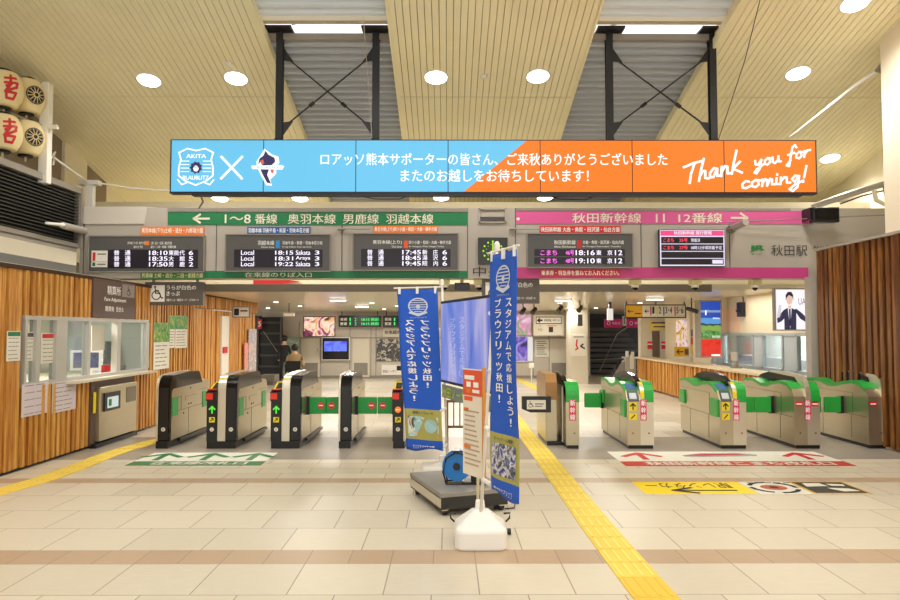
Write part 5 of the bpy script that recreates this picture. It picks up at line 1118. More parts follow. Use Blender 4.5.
def right_gate(cx, kind, label, fl=(), px=None):
    t = thing('ticket_gate', label, 'ticket gate', (cx, GY-.06, 0), 0, 'steel and green ticket gates on the right')
    W = {'double': .38, 'exit': .37, 'end': .25, 'wide': .19}[kind]; h = W/2; xm = 0 if kind != 'wide' else -h
    if kind == 'end': xm = h-.06
    # left module
    if kind != 'wide':
        pr_ = gA if kind == 'double' else gA[:1]+[(0, .74), (.07, .85), (.2, .92), (.4, .945)]+gA[5:]
        MB().yz(pr_, -h, xm).build('body', M_steel, t, False)
        n = len(pr_); top = [(y, z+.003) for y, z in pr_[2:n-1]]
        MB().yz(top+[(y, z-.05) for y, z in reversed(top)], -h-.004, xm-.004).build('green_top', M_gategreen, t, False)
        side = -1
        mb = MB(); e = .003
        def sq(y0, y1, z0, z1): mb.box(-h-e, -h, y0, y1, z0, z1)
        sq(.04, LGt, .44, .446); sq(.42, .426, .09, .44); sq(1.2, 1.206, .06, .44); sq(.38, 1.6, .76, .764); sq(.38, .386, .44, .76)
        mb.build('panel_seams', M_seam, t, False)
        if kind == 'double':
            o = MB().yz([(-.01, .68), (.085, .825), (.085, .80), (.01, .66)], -h+.02, xm-.015).build('card_reader', mat('reader_grey', (70, 76, 74), .3), t, False)
            MB().yz([(.005, .71), (.055, .785), (.055, .777), (.01, .70)], -h+.04, xm-.05).map(lambda p: p+V((0, -.008, .004))).build('reader_window', mat('reader_blue_grey', (190, 205, 210), .2), o, False)
            MB().yz([(.12, .83), (.28, .90), (.28, .895), (.12, .825)], -h+.03, xm-.03).map(lambda p: p+V((0, -.004, .008))).build('ic_panel', mat('ic_blue', (70, 110, 160), .3), t, False)
            mb = MB(); mb.rect(-h+.03, -h+.14, .54, .66, -.003, 0); arrow_up(mb, -h+.085, .60, .085, -.005, 1); mb.rect(-h+.03, -h+.14, .41, .50, -.003, 0); mb.stroke([(-h+.06, .43), (-h+.11, .48)], .016, -.005, 1)
            mb.build('arrow_sticker', [M_yellow, M_dark], t, False)
            # open green flaps folded against the front left side
            MB().box(-h-.03, -h+.002, .03, .30, .44, .70).build('flap_door', M_gategreen, t, False, bevel=.01)
            MB().box(-h-.03, -h+.002, LGt-.25, LGt-.02, .50, .72).build('flap_door', M_gategreen, t, False, bevel=.01)
        else:
            mb = MB(); cxx = -h+.07; mb.rect(cxx-.05, cxx+.05, .60, .67, -.003, 0); mb.rect(cxx-.04, cxx+.04, .625, .645, -.005, 1); mb.build('no_entry_mark', [M_noentry, M_text], t, False)
    # right module
    if kind != 'end':
        MB().yz(gB, xm, h).build('tall_body', M_steel2 if kind != 'wide' else M_steel, t, False)
        MB().yz([(-.003, .66), (-.003, .76)]+arc(.17, .775, .169, 175, 95, 6)+[(.34, .945), (.30, .90), (.05, .66)], xm+(.06 if kind != 'wide' else .0), h+.003).build('green_cap', M_gategreen, t, False)
        mb = MB(); mb.yz([(.12, .88), (.2, .96), (.38, 1.02), (.65, 1.05), (1.1, 1.04), (1.4, .98), (1.55, .90)], xm-.015, xm+.05); mb.build('dark_hood', M_gloss, t, False)
        if kind == 'double':
            mb = MB(); mb.yz([(-.006, .72), (-.006, .80), (.10, .945), (.10, .91), (.01, .72)], xm+.005, xm+.055); mb.build('yellow_edge', M_yellow, t, False)
            mb = MB(); pinktext(mb, xm+.045, .40, .70, -.004, 0); mb.build('vertical_sticker', [M_stp, M_text], t, False)
        elif kind == 'exit':
            mb = MB(); mb.rect(h-.12, h-.02, .60, .67, -.003, 0); mb.rect(h-.11, h-.03, .625, .645, -.005, 1); mb.build('no_entry_mark', [M_noentry, M_text], t, False)
            mb = MB(); pinktext(mb, .01, .40, .70, -.004, 0); mb.build('vertical_sticker', [M_stp, M_text], t, False)
            MB().yz([(-.008, .70), (-.008, .80)]+arc(.24, .80, .245, 175, 100, 6)+[(.65, 1.065), (1.1, 1.05), (1.1, 1.03), (.3, 1.0), (.08, .82), (.05, .70)], -.02, .045).build('steel_arch', M_steel2, t, False)
        elif kind == 'wide':
            mb = MB(); pinktext(mb, .0, .40, .70, -.004, 0, .05); mb.build('vertical_sticker', [M_stp, M_text], t, False)
    if kind == 'end':
        MB().yz(spine_prof, xm, h).build('steel_arch', M_steel2, t, False); MB().yz([(.25, .90), (.3, 1.0), (.5, 1.045), (.9, 1.045), (1.35, .98), (1.5, .90)], xm-.02, xm).build('dark_hood', M_gloss, t, False)
    mb = MB()
    for bx in ((-h+.08, h-.07) if kind not in ('wide', 'end') else (h-.07,)): mb.disc((bx, .22), .014, -.004, 0, 10)
    mb.build('locks', M_ink, t, False)
    MB().box(-h+.02, h-.01, .01, LGt-.02, 0, .055).build('plinth', M_black, t, False)
    for (s, ln, y, z0, z1, hinge) in fl:
        x = s*h; o = flap(t, y, x-s*.01, s, ln, False, z0, z1, M_gategreen, th=.04)
        if hinge: MB().box(min(x, x+s*.04), max(x, x+s*.04), y+.05, y+.12, .42, .68).build('hinge_post', M_black, o, False)
    return t
g = right_gate(gx(572), 'wide', 'narrow steel gate with pink sticker beside wheelchair sign')
# the tall brown side shield of the wide gate
def gl_(px, dy): return P(px, 400, GY-.06+dy).x-gx(572)
x0_, x1_ = gl_(545.5, .35), gl_(560, .35)
MB().yz([(.34, .66), (.34, .92), (.42, 1.04), (1.2, 1.04), (1.35, .95), (1.35, .66)], x0_, x0_+.17).build('amber_shield', mat('amber_panel', (168, 122, 66), .3), g, False)
MB().box(x0_, x0_+.17, .34, 1.35, .05, .66).build('steel_case', M_steel, g, False, bevel=.01)
MB().box(x1_+.02, x1_+.045, .28, .32, .05, .92).build('white_edge_post', M_white, g, False); MB().box(x0_+.01, x1_+.05, .30, 1.3, 0, .05).build('case_plinth', M_black, g, False)
right_gate(gx(639.5), 'double', 'steel gate with up arrow sticker, first with two modules', ((-1, .32, 1.5, .42, .66, 1),))
right_gate(gx(732), 'double', 'steel gate with up arrow sticker standing before the counter end', ((1, .40, .62, .44, .68, 0),))
right_gate(gx(806), 'exit', 'steel gate with two no entry marks and sticker between', ((-1, .30, .62, .44, .68, 1), (1, .37, .62, .44, .68, 0)))
right_gate(gx(876), 'end', 'rightmost steel gate against the brown timber wall', ((-1, .30, .62, .44, .68, 1),))
# wheelchair box sign standing off the wide gate
Y_ = GY+.2; a, b, c, d = R(522, 396.5, 549, 412.5, Y_)
t = thing('wheelchair_box_sign', 'black box sign with wheelchair symbol beside the amber gate shield', 'sign', ((a+b)/2, Y_, c))
MB().prism([(a, Y_, d), (b+.03, Y_, d), (b+.03, Y_, c), (a+.12, Y_, c), (a, Y_, c+.05)], (0, .08, 0)).build('casing', M_black, t)
w = b-a; h = d-c; mb = MB(); mb.rect(a+.18*w, b-.12*w, c+.2*h, d-.22*h, Y_-.003, 0); wheelchair(mb, a+.32*w, c+.5*h, .45*h, Y_-.005, 1); mb.rect(a+.48*w, a+.8*w, c+.5*h, c+.57*h, Y_-.005, 2); mb.rect(a+.48*w, a+.75*w, c+.36*h, c+.42*h, Y_-.005, 2); mb.build('face', [M_paper, M_dark, M_ink], t)
# ------------------------------------------------------------------ floor markings
def decal(name, label, parts, mats, cat='floor sign'):
    mb = MB(); mb.flat = True
    for z, i, poly in parts: mb.poly([(p[0], p[1], z) for p in poly], i)
    return mb
def ground_text(mb, s, x0, x1, y0, y1, z, mi, bold=.02, flip=False):
    tm = MB(); tm.text(s, 0, 1, 0, 1, 0, mi, bold)
    for p in tm.v: u, v = (1-p.x, 1-p.z) if flip else (p.x, p.z); p.x, p.y, p.z = x0+u*(x1-x0), y0+v*(y1-y0), z-p.y
    b = len(mb.v); mb.v += tm.v; mb.f += [[b+i for i in f] for f in tm.f]; mb.m += tm.m
def ground_poly(mb, pts, z, mi): mb.poly([(x, y, z) for x, y in pts], mi)
def gpx(px, py): p = G(px, py); return (p.x, p.y)
def gstroke(mb, pts, w, z, mi):
    for a, b in zip(pts[:-1], pts[1:]):
        z += .0004
        d = (V(b)-V(a)).normalized(); n = V((-d.y, d.x))*w/2; e = d*w*.35; A = V(a)-e; B = V(b)+e
        mb.poly([(A.x+n.x, A.y+n.y, z), (A.x-n.x, A.y-n.y, z), (B.x-n.x, B.y-n.y, z), (B.x+n.x, B.y+n.y, z)], mi)
M_dw = mat('decal_white', (232, 232, 218), .45); M_dg = mat('decal_green', (56, 128, 76), .45); M_dr = mat('decal_red', (205, 48, 48), .45)
def gate_decal(c, label, col, s, npx, extra=None, tx=(.16, .88)):
    t = thing('floor_sign', label, 'floor sign', (sum(p[0] for p in c)/4, sum(p[1] for p in c)/4, 0))
    (x0, y0), (x1, _), (_, y1) = c[0], c[1], c[2]; ym = y0+(y1-y0)*.30
    mb = MB(); mb.box(x0, x1, ym, y1, 0, .002, 0); mb.box(x0, x1, y0, ym, 0, .0021, 1); mb.build('film', [M_dw, col], t)
    mb = MB(); ground_text(mb, s, x0+tx[0]*(x1-x0), x0+tx[1]*(x1-x0), y0+.04, ym-.03, .004, 0, .05)
    mb.build('lettering', M_dw, t)
    for px in npx:
        p = G(px, 456.7); mb = MB(); cx_ = p.x; cyy = (ym+y1)/2
        gstroke(mb, [(cx_, cyy-.22), (cx_, cyy+.2)], .09, .004, 0); gstroke(mb, [(cx_-.24, cyy-.02), (cx_, cyy+.22), (cx_+.24, cyy-.02)], .09, .005, 0); mb.build('arrow', col, t)
    return t, x0, x1, ym, y1
A0 = G(133, 465.6); A1 = G(280, 452.7)
gate_decal([(G(133, 462).x, A0.y), (G(268, 460).x, A0.y), (0, A1.y), (0, 0)], 'white and green floor sign with three arrows before the hooded gates', M_dg, '在来線改札口', (163, 209, 254))
B0 = G(626, 466.2); B1 = G(608, 451.7)
t, x0, x1, ym, y1 = gate_decal([(B0.x, B0.y), (G(857, 466).x, B0.y), (0, B1.y), (0, 0)], 'white and red floor sign with bullet train before steel gates', M_dr, '秋田新幹線こまち改札口', (642, 804), tx=(.1, .93))
mb = MB(); tr = [G(682, 455.6), G(700, 453.6), G(735, 453.2), G(757, 455), G(757, 456.2), G(700, 457.4), G(685, 457)]
ground_poly(mb, [(p.x, p.y) for p in tr], .004, 0); tr = [G(682, 455.8), G(700, 454.2), G(738, 454.0), G(745, 455), G(700, 456.2)]; ground_poly(mb, [(p.x, p.y) for p in tr], .005, 1); mb.build('train_picture', [mat('train_grey', (170, 165, 165)), mat('train_crimson', (190, 40, 70))], t)
y0 = G(700, 494).y; y1 = G(700, 482).y
xa = G(646, 494).x; xb = G(759.6, 494).x; xc = G(813, 493.5).x; xd = G(871, 493).x
t = thing('floor_sign', 'yellow floor sign with black arrow pointing left and upside-down lettering', 'floor sign', ((xa+xb)/2, (y0+y1)/2, 0))
MB().box(xa, xb, y0, y1, 0, .002).build('film', mat('decal_yellow', (250, 222, 20), .45), t)
mb = MB(); ground_text(mb, '駅レンタカー', xa+.1, xb-.15, y0+.45*(y1-y0), y1-.06, .004, 0, .0, True); yy = y0+.26*(y1-y0); gstroke(mb, [(xb-.18, yy), (xb-.8, yy)], .04, .004, 0); gstroke(mb, [(xb-.62, yy+.12), (xb-.84, yy), (xb-.62, yy-.12)], .05, .005, 0); mb.build('lettering', M_dark, t)
t = thing('floor_sign', 'white floor sign with round red and black drawing beside the yellow one', 'floor sign', ((xc+xb)/2, (y0+y1)/2, 0))
MB().box(xb+.01, xc, y0, y1, 0, .002).build('film', M_dw, t)
mb = MB(); cx_, cyy = (xb+xc)/2, (y0+y1)/2
for k in range(16):
    if k % 4 == 3: continue
    q0, q1 = 2*PI*k/16, 2*PI*(k+.8)/16; gstroke(mb, [(cx_+.24*math.cos(q0), cyy+.24*math.sin(q0)), (cx_+.24*math.cos(q1), cyy+.24*math.sin(q1))], .05, .004, 0)
mb.poly([(cx_+.14*math.cos(2*PI*k/14), cyy+.12*math.sin(2*PI*k/14), .004) for k in range(14)], 1); mb.poly([(cx_+.05*math.cos(2*PI*k/8), cyy+.05*math.sin(2*PI*k/8), .005) for k in range(8)], 0)
for k in range(6): gstroke(mb, [(xb+.1+k*.1, y1-.06), (xb+.15+k*.1, y1-.06)], .03, .004, 0)
mb.build('drawing', [M_dark, mat('decal_rust', (185, 90, 60))], t)
t = thing('floor_sign', 'dark floor sign with pale car drawing, last of the row', 'floor sign', ((xc+xd)/2, (y0+y1)/2, 0))
mb = MB(); mb.box(xc+.01, xd, y0, y1, 0, .002, 1); mb.box(xc+.04, xd-.03, y0+.03, y1-.03, .0, .003, 0); mb.build('film', [mat('decal_charcoal', (62, 58, 54), .5), mat('decal_gold', (220, 180, 70))], t)
mb = MB(); w = xd-xc; h = y1-y0; ground_poly(mb, [(xc+u*w, y0+v*h) for u, v in ((.15, .55), (.2, .85), (.5, .85), (.55, .6))], .005, 0); ground_poly(mb, [(xc+u*w, y0+v*h) for u, v in ((.45, .45), (.8, .4), (.9, .2), (.6, .15), (.5, .3))], .005, 0); ground_poly(mb, [(xc+u*w, y0+v*h) for u, v in ((.6, .8), (.88, .75), (.85, .6), (.62, .62))], .005, 0); mb.build('drawing', M_dw, t)
mb = MB(); x0, y0_ = gpx(262, 401); 
# ------------------------------------------------------------------ flags
M_flagb = mat('flag_blue', (30, 92, 205), .7, noise=.06, nscale=2); M_flagk = mat('flag_khaki', (176, 172, 92), .7)
P_balls = picture('flag_photo', [(60, 40, 30), (160, 210, 210), (230, 240, 235), (200, 150, 110), (90, 60, 50)], 7); P_crowd = picture('flag_crowd', [(20, 20, 30), (60, 80, 160), (230, 230, 240), (30, 30, 40), (120, 150, 210)], 16, dist=.5)
def flag(name, label, T0, T1, zt, H, amp, mirror, pole_dx, pic, round_pics, basepos, tiers, skew=0.0):
    # T0 pole side top (x,y), T1 free side top (x,y)
    t = thing('banner_flag', label, 'flag', (basepos[0], basepos[1], 0))
    A = V((T0[0], T0[1], 0)); B = V((T1[0], T1[1], 0)); L = (B-A).length; u = (B-A).normalized(); nrm = V((u.y, -u.x, 0))
    if nrm.y > 0: nrm = -nrm
    def cl(s, v, off=0):     # s 0..1 from pole to free side, v 0..1 from bottom to top
        d = amp*(1-v*.7)*math.sin(s*5+v*2.5)+amp*.6*math.sin(v*9+s*3)
        ss = s*(1-.10*(1-v)*skew) - skew*.0
        p = A+u*L*ss+nrm*(d+off); return V((p.x+skew*.06*(1-v), p.y, zt-H*(1-v)+ (0.02*math.sin(s*6) if v < .02 else 0)))
    def plane(mats_faces):
        mb = MB()
        return mb
    nx, nz = 14, 48; mb = MB(); zk0, zk1 = .06, .25
    vs = [cl(i/nx, j/nz) for j in range(nz+1) for i in range(nx+1)]
    for j in range(nz):
        v = (j+.5)/nz; mi = 0 if v < zk0 or v > zk1 else 1
        for i in range(nx):
            b = len(mb.v)
            mb.f.append([j*(nx+1)+i, j*(nx+1)+i+1, (j+1)*(nx+1)+i+1, (j+1)*(nx+1)+i]); mb.m.append(mi)
    mb.v = vs
    cloth = mb.build('cloth', [M_flagb, M_flagk], t, smooth=True); so = cloth.modifiers.new('thick', 'SOLIDIFY'); so.thickness = .002; so.offset = 0
    def lay(mbx, off=.006):   # mbx drawn in x (0..1, left to right as the camera sees it) and z 0..1
        def m(p):
            s = (1-p.x) if T0[0] > T1[0] else p.x
            return cl(s, p.z, off - p.y)
        return mbx.map(m)
    def tx(s, x0, x1, z0, z1, mi=0, bold=.02):
        q = MB(); q.text(s, x0, x1, z0, z1, 0, mi, bold)
        if mirror: q.map(lambda p: (x0+x1-p.x, p.y, p.z))
        return q
    def merge(a, b): k = len(a.v); a.v += b.v; a.f += [[k+i for i in f] for f in b.f]; a.m += b.m
    txt = MB()
    for col, x in (('スタジアムで応援しよう！', .72), ('ブラウブリッツ秋田！', .34)):
        xx = 1-x if mirror else x; n = len(col); z = .79; st = tiers[0] if col[0] == 'ス' else tiers[1]
        for k, ch in enumerate(col):
            zc = z-k*st
            if ch == '！': merge(txt, tx('!', xx-.03, xx+.03, zc-st*.4, zc+st*.35)); continue
            small = ch in 'ッょ'
            f = .7 if small else 1
            merge(txt, tx(ch, xx-.115*f, xx+.115*f, zc-st*.4*f, zc+st*.4*f, 0, .03))
    lay(txt).build('lettering', M_text, t)
    em = MB(); em.disc((.5, .895), .25, 0, 0, 26, rz=.052, inner=.86)
    for k in range(6): em.rect(.5-.2*math.sin(PI*(k+1)/7.5)-.02, .5+.2*math.sin(PI*(k+1)/7.5)+.02, .858+k*.014, .863+k*.014, 0, 0)
    em.disc((.5, .893), .1, -.001, 1, 16, rz=.022); em.disc((.5, .890), .055, -.002, 0, 12, rz=.012)
    em.poly([(.28, 0, .862), (.5, 0, .842), (.72, 0, .862), (.74, 0, .85), (.5, 0, .830), (.26, 0, .85)], 0)
    merge(em, tx('ブラウブリッツ', .28, .72, .818, .827))
    lay(em).build('club_emblem', [mat('emblem_white', (205, 215, 230), .6), M_flagb], t)
    pc = MB()
    if round_pics:
        pc.rect(.08, .92, .08, .205, 0, 0); pc.disc((.28, .15), .17, -.001, 1, 20, rz=.042); pc.disc((.72, .15), .17, -.001, 1, 20, rz=.042)
    else:
        n = 8
        for i in range(n):
            for j in range(n): pc.rect(.12+.76*i/n, .12+.76*(i+1)/n, .08+.13*j/n, .08+.13*(j+1)/n, 0, 0)
    lay(pc, .005).build('photo_print', [pic, mat('ball_print', (165, 205, 205), .6)], t)
    tt = tx('ホームゲーム情報！', .2, .8, .22, .236); lay(tt).build('khaki_lettering', mat('flag_darktext', (50, 60, 90)), t)
    tt = tx('秋田ブラウブリッツ', .2, .8, .015, .03); lay(tt).build('hem_lettering', M_text, t)
    # pole, arm, loops
    pt = V((pole_dx[0], pole_dx[1], zt+.06)); pb = V((basepos[0], basepos[1], .28 if basepos[2] > .3 else .2))
    MB().tube([pb, pt], .013, 10).build('pole', M_white, t, smooth=True); MB().lathe([(.01, -.03), (.022, -.02), (.022, .03), (.01, .05)], pt, 10).build('pole_cap', M_white, t)
    a = A-u*.06; b = B+u*.04; MB().tube([V((a.x, a.y, zt+.02)), V((b.x, b.y, zt+.02))], .008, 8).build('cross_arm', M_white, t)
    for s in (.06, .5, .94): p = A+u*L*s; MB().box(p.x-.015, p.x+.015, p.y-.012, p.y+.012, zt-.05, zt+.03).build('loop', M_white, t)
    for v in (.75, .5, .25, .02):
        q = cl(0, v); w_ = pb.lerp(pt, (q.z-pb.z)/(pt.z-pb.z)); MB().tube([w_, q], .018, 6).build('loop', M_white, t)
    return t, pb
def base_tank(parent, x, y, w, d, h, m):
    mb = MB(); rows = [(w, d, 0, .02), (w, d, .11, 0), (w*.96, d*.96, .14, 0), (w*.3, d*.3, h*.86, 0), (w*.25, d*.25, h, 0)]
    def rr(wd, dd, z, k=5, r=.16):
        pts = []
        for sx, sy, a0 in ((1, 1, 0), (-1, 1, 90), (-1, -1, 180), (1, -1, 270)):
            rad = r*wd
            for i in range(k+1):
                a = math.radians(a0+90*i/k); pts.append(V((x+sx*(wd/2-rad)+rad*math.cos(a), y+sy*(dd/2-rad*dd/wd)+rad*dd/wd*math.sin(a), z)))
        return pts
    rings = [rr(w*.96, d*.96, 0), rr(w, d, .015), rr(w, d, .13), rr(w*.97, d*.97, .15), rr(w*.34, d*.34, h*.9), rr(w*.2, d*.2, h*.93), rr(w*.16, d*.16, h+.05)]
    n = len(rings[0]); vs = [p for r_ in rings for p in r_]; fs = [(i*n+k, i*n+(k+1) % n, (i+1)*n+(k+1) % n, (i+1)*n+k) for i in range(len(rings)-1) for k in range(n)] + [tuple(range(n-1, -1, -1)), tuple((len(rings)-1)*n+k for k in range(n))]
    mb.add(vs, fs); o = mb.build('water_base', m, parent, bevel=.006)
    for s in ((-1, 1) if w < .45 else ()):
        pts = [(x+s*w*.5, y, .17), (x+s*(w*.5+.03), y, .2), (x+s*(w*.5+.035), y, .24), (x+s*w*.46, y, .235)]; MB().tube(pts, .008, 6).build('handle', M_black, o)
M_tank = mat('white_plastic', (246, 244, 240), .35)
# near flag
bt = P(481, 515, 5.4); fb = (bt.x, 5.42, .34)
ptop = P(497, 250, 5.25); T0 = P(491, 254, 5.22); T1 = P(516.5, 245, 4.80)
t, pb = flag('f', 'right blue banner flag with crowd photo on white water base', (T0.x, T0.y), (T1.x, T1.y), T0.z-.01, 1.76, .012, False, (ptop.x, 5.25), P_crowd, False, fb, (.044, .044))
yb_ = G(481, 552).y
base_tank(t, P(481, 540, 5.4).x, yb_+.21, .405, .40, .29, M_tank)
# far flag, seen from its reverse
ptop = P(442, 283, 7.7); T0 = P(438, 287, 7.7); T1 = P(397, 291, 7.9)
bt = G(444, 470)
t, pb = flag('f', 'left blue banner flag seen from behind, with two round pictures', (T0.x, T0.y), (T1.x, T1.y), T0.z-.02, 1.80, .018, True, (ptop.x, 7.72), P_balls, True, (P(447, 465, 8.0).x-.0, 8.0, .2), (.043, .043), skew=1)
base_tank(t, P(443, 470, 8.05).x, 8.0, .48, .40, .2, M_tank)
# ------------------------------------------------------------------ display cart
cartA = G(441, 517); ang = math.atan2(.33, .944)
t = thing('display_cart', 'low wheeled platform with black sides and steel top under the big screen', 'cart', (cartA.x, cartA.y, 0), ang)
cw, cl_ = .66, .98
MB().box(0, cw, 0, cl_, .06, .17).build('body', mat('cart_side', (45, 44, 46), .35), t, False)
MB().box(-.006, cw+.006, -.006, cl_+.006, .17, .21).build('deck', mat('cart_deck', (150, 146, 138), .45, .2), t, False, bevel=.004)
MB().box(-.008, 0, .0, cl_, .08, .16).build('side_trim', M_steel2, t, False)
for x, y in ((.05, .05), (cw-.05, .05), (.05, cl_-.08), (cw-.05, cl_-.08)):
    o = MB().tube([(x-.02, y, .03), (x+.02, y, .03)], .03, 12).build('caster', M_black, t, False); MB().box(x-.03, x+.03, y-.03, y+.03, .045, .062).build('fork', M_steel2, o, False)
cartM = wm(t)
S1 = P(440.6, 344, 7.55); S0 = P(492, 344, 6.05)
sa = math.atan2(S0.y-S1.y, S0.x-S1.x)
ctr = (S0+S1)/2; SW = (V((S0.x, S0.y))-V((S1.x, S1.y))).length; zb, ztp = P(491, 394.6, 6.05).z, P(492, 294, 6.05).z
t = thing('large_display', 'large landscape display turned sideways showing blue picture with painted reflections between the flags', 'screen', (ctr.x, ctr.y, zb), sa)
H = ztp-zb
MB().box(-SW/2, SW/2, 0, .07, 0, H).build('casing', M_black, t, False, bevel=.008)
scr = picture('tv_blue', [(60, 90, 200), (110, 140, 230), (150, 160, 235), (205, 200, 240), (95, 120, 215)], 1.4, emit=.75, stretch=(1.6, 1, .5), dist=.6)  # screen glow with soft reflections painted into the mottled blue
MB().box(-SW/2+.03, SW/2-.03, -.004, 0, .03, H-.03).build('screen', scr, t, False)
mb = MB(); s1, s2 = 'スタジアムで応援し', 'ブラウブリッツ秋田'
for col, x in ((s1, -.02), (s2, -.32)):
    for k, ch in enumerate(col): mb.text(ch, x-.085, x+.085, H-.245-k*.066, H-.19-k*.066, -.008, 0, .01)
mb.build('reflected_lettering', mat('screen_lilac', (190, 200, 245), emit=.8), t, False)  # reflection of the flag's words, painted on the screen as glowing letters
MB().rect(.02, .6, H*.52, H*.82, -.006, 0).build('bright_patch', mat('screen_patch', (165, 185, 245), emit=.75), t, False) if False else None
mb = MB(); mb.rect(-SW/2+.02, SW/2-.05, -.16, -.02, .01, 0); mb.build('lower_strip', mat('frosted_strip', (128, 146, 140), .4), t, False)
mb = MB(); mb.text('秋田ノーザンゲート', -SW/2+.04, SW/2-.08, -.15, -.04, .004, 0, .02); mb.build('strip_lettering', mat('lime_letters', (205, 220, 60), .5), t, False)
MB().box(-.1, .3, .07, .11, H*.3, H*.6).build('mount', M_black, t, False); q = G(473, 470, .212); q = V((P(474, 470, 6.75).x, 6.75, .212)); MB().box(q.x-.03, q.x+.03, q.y-.03, q.y+.03, .212, zb+H*.5).box(q.x-.12, q.x+.12, q.y-.09, q.y+.09, .212, .235).build('mast', M_black, t)
# brown rail beneath
rp = P(454, 428, 8.6); 
t = thing('brown_rail', 'low brown barrier rail seen below the big screen', 'barrier', (rp.x, 8.8, 0))
a, b, c, d = R(446, 400, 462, 428, 8.8)
MB().box(a, b+.25, 8.78, 8.82, d-.03, d).box(a, b+.25, 8.78, 8.82, c, c+.03).build('rails', mat('rail_brown', (120, 88, 60), .5), t)
for k in range(6): x = a+.02+k*.078; MB().box(x-.008, x+.008, 8.79, 8.81, c, d).build('bar', mat('rail_brown', (120, 88, 60)), t)
MB().box(a, a+.03, 8.75, 8.85, 0, d).box(b+.22, b+.25, 8.75, 8.85, 0, d).build('leg', mat('rail_brown', (1, 1, 1)), t)
# cable reel on the cart
rc = P(457, 456, 6.75)
t = thing('cable_reel', 'bright blue cable reel standing on the cart deck', 'cable reel', (rc.x, rc.y, .21), math.radians(-4))
M_reel = mat('reel_blue', (24, 120, 200), .35)
R_ = .14
MB().tube([(0, -.06, R_+.03), (0, -.045, R_+.03)], R_, 26).build('side_plate', M_reel, t, False); MB().tube([(0, .045, R_+.03), (0, .06, R_+.03)], R_, 26).build('side_plate', M_reel, t, False)
MB().tube([(0, -.045, R_+.03), (0, .045, R_+.03)], R_*.75, 20).build('wound_cable', M_black, t, False)
MB().tube([(0, -.075, R_+.03), (0, -.06, R_+.03)], .035, 14).build('hub', M_black, t, False)
MB().tube([(-.1, -.08, .01), (-.13, -.08, .12), (-.1, -.08, .25), (0, -.08, .31), (.08, -.08, .28)], .009, 6).tube([(-.1, -.08, .01), (.1, -.08, .01)], .009, 6).tube([(-.1, -.08, .01), (-.1, .08, .01)], .009, 6).tube([(.1, -.08, .01), (.1, .08, .01)], .009, 6).tube([(-.1, .08, .01), (.1, .08, .01)], .009, 6).tube([(0, .08, .31), (-.1, .08, .25), (-.13, .08, .12), (-.1, .08, .01)], .009, 6).build('frame', M_black, t, False)
MB().box(-.03, .03, -.1, .1, .295, .325).build('handle', M_black, t, False)
# poster stand
t = thing('poster_stand', 'thin standing poster with orange head beside the near flag', 'poster stand', G(474, 515), 0)
bx = G(474, 514); L0 = P(463, 440, 5.95); L1 = P(483, 440, 5.68)
def ps(s, z, off=0): q = L0.lerp(L1, s); d = (L1-L0); n = V((d.y, -d.x, 0)).normalized(); n = -n if n.y > 0 else n; return V((q.x+n.x*off, q.y+n.y*off, z))
zb_, zt_ = P(466, 474, 5.9).z, P(472, 369, 5.85).z
mb = MB(); mb.hexa([ps(0, zb_), ps(1, zb_), ps(1, zb_, -.015), ps(0, zb_, -.015), ps(0, zt_), ps(1, zt_), ps(1, zt_, -.015), ps(0, zt_, -.015)]); mb.build('board', mat('poster_cream', (240, 232, 214), .6), t)
mb = MB(); 
def pq(s0, s1, v0, v1, mi, off=.003): z0, z1 = zb_+(zt_-zb_)*v0, zb_+(zt_-zb_)*v1; mb.poly([ps(s0, z0, off), ps(s1, z0, off), ps(s1, z1, off), ps(s0, z1, off)], mi)
pq(.02, .98, .75, .99, 0); pq(.1, .6, .90, .94, 1, .004); pq(.2, .42, .83, .88, 1, .004); pq(.55, .8, .83, .88, 1, .004)
pq(.08, .5, .70, .74, 0); pq(.06, .3, .60, .63, 2); pq(.06, .4, .25, .28, 2); pq(.2, .42, .775, .815, 2, .004); pq(.5, .85, .78, .81, 1, .004)
for k in range(12): pq(.1, random.uniform(.6, .9), .10+.045*k, .115+.045*k, 3)
mb.build('print', [mat('poster_orange_red', (232, 92, 62), .5), M_text, M_orange, mat('poster_fine_print', (190, 170, 150), .6)], t)
MB().hexa([ps(1, zb_-.02, .01), ps(1.05, zb_-.02, .01), ps(1.05, zb_-.02, -.02), ps(1, zb_-.02, -.02), ps(1, zt_+.02, .01), ps(1.05, zt_+.02, .01), ps(1.05, zt_+.02, -.02), ps(1, zt_+.02, -.02)]).build('edge_frame', mat('amber_edge', (214, 140, 70), .5), t)
pc_ = ps(.6, 0, -.03); MB().tube([V((pc_.x, pc_.y, .06)), V((pc_.x, pc_.y, zt_-.1))], .012, 8).tube([V((pc_.x+.04, pc_.y, .06)), V((pc_.x+.04, pc_.y, zb_+.1))], .01, 8).build('pole', M_steel2, t)
f0 = G(456, 519, .04); f1 = G(506, 513, .04)
MB().tube([V((f0.x, pc_.y-.02, .055)), V((f1.x, pc_.y-.02, .055))], .012, 8).build('foot_bar', M_steel2, t); MB().box(pc_.x-.03, pc_.x+.07, pc_.y-.05, pc_.y+.03, .04, .10).build('clamp', M_steel2, t)
for x in (f0.x+.02, pc_.x+.1, f1.x-.02): MB().tube([V((x-.015, pc_.y-.02, .028)), V((x+.015, pc_.y-.02, .028))], .028, 12).build('caster', M_black, t)
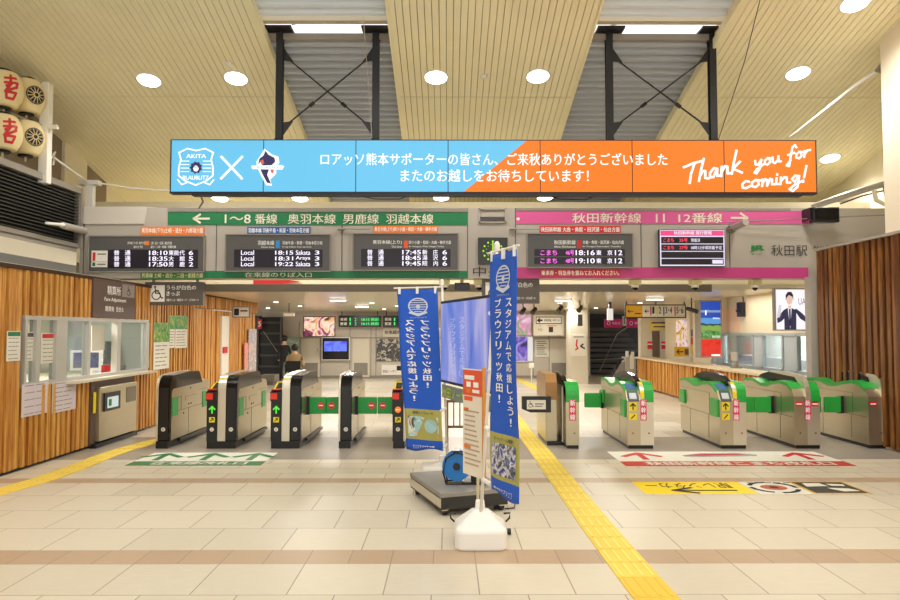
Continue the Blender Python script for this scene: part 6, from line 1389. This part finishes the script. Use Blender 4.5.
# power plug block and black cable
q = G(499, 508); t = thing('power_adapter', 'black power adapter with looping cable on the floor by the cart', 'adapter', (q.x, q.y, 0)); MB().box(-.05, .05, -.03, .03, 0, .05).build('block', M_black, t, False, bevel=.008)
MB().tube([(.04, 0, .03), (.1, .04, .09), (.16, .02, .05), (.14, -.04, .01), (.05, -.05, .008)], .006, 6).build('cord', M_black, t, False)
# ------------------------------------------------------------------ light
w = bpy.data.worlds.new('world'); S.world = w; w.use_nodes = True; bg = w.node_tree.nodes['Background']; bg.inputs[0].default_value = (1, .99, .97, 1); bg.inputs[1].default_value = 1.2
def spot(loc, power, ang=150, size=.17, col=(1, .975, .93), blend=.6):
    l = bpy.data.lights.new('lamp', 'SPOT'); l.energy = power; l.spot_size = math.radians(ang); l.spot_blend = blend; l.shadow_soft_size = size; l.color = col
    o = bpy.data.objects.new('lamp', l); COL.objects.link(o); o.location = loc
def area(loc, power, sx, sy, col=(1, .96, .88), rot=(0, 0, 0)):
    l = bpy.data.lights.new('lamp', 'AREA'); l.energy = power; l.shape = 'RECTANGLE'; l.size = sx; l.size_y = sy; l.color = col
    o = bpy.data.objects.new('lamp', l); COL.objects.link(o); o.location = loc; o.rotation_euler = rot
for c in PL[:9]: spot((c.x, c.y, c.z-.12), 105)
for x in (-5, -1.5, 1.2, 5):
    for y in (6.8, 4.2, 1.0): spot((x, y, cz(y)-.12), 105)
for x in (-3.2, .3, 3.8):
    for y in (15, 18.5, 22): area((x, y, cz1-(cz1-cz2)*(y-IY)/(BK+12-IY)-.03), 40, .5, .5)
area((0, IY-.55, 3.9), 60, 9, .3, rot=(0, 0, 0))  # unseen strip lamp added behind the fascia to brighten the cream bulkhead
area((-6.2, 10, 2.38), 75, .6, 1.5); area((7.4, 15, 2.4), 110, .8, 3, col=(.94, .97, 1)); area((6.1, 14, 2.42), 14, .4, 2)  # unseen lamps added to brighten both offices, the last over the counter
vs = S.view_settings; vs.view_transform = 'Standard'; vs.look = 'None'; vs.exposure = .42; vs.gamma = 1; vs.use_curve_mapping = False
S.cycles.max_bounces = 10; S.cycles.diffuse_bounces = 6
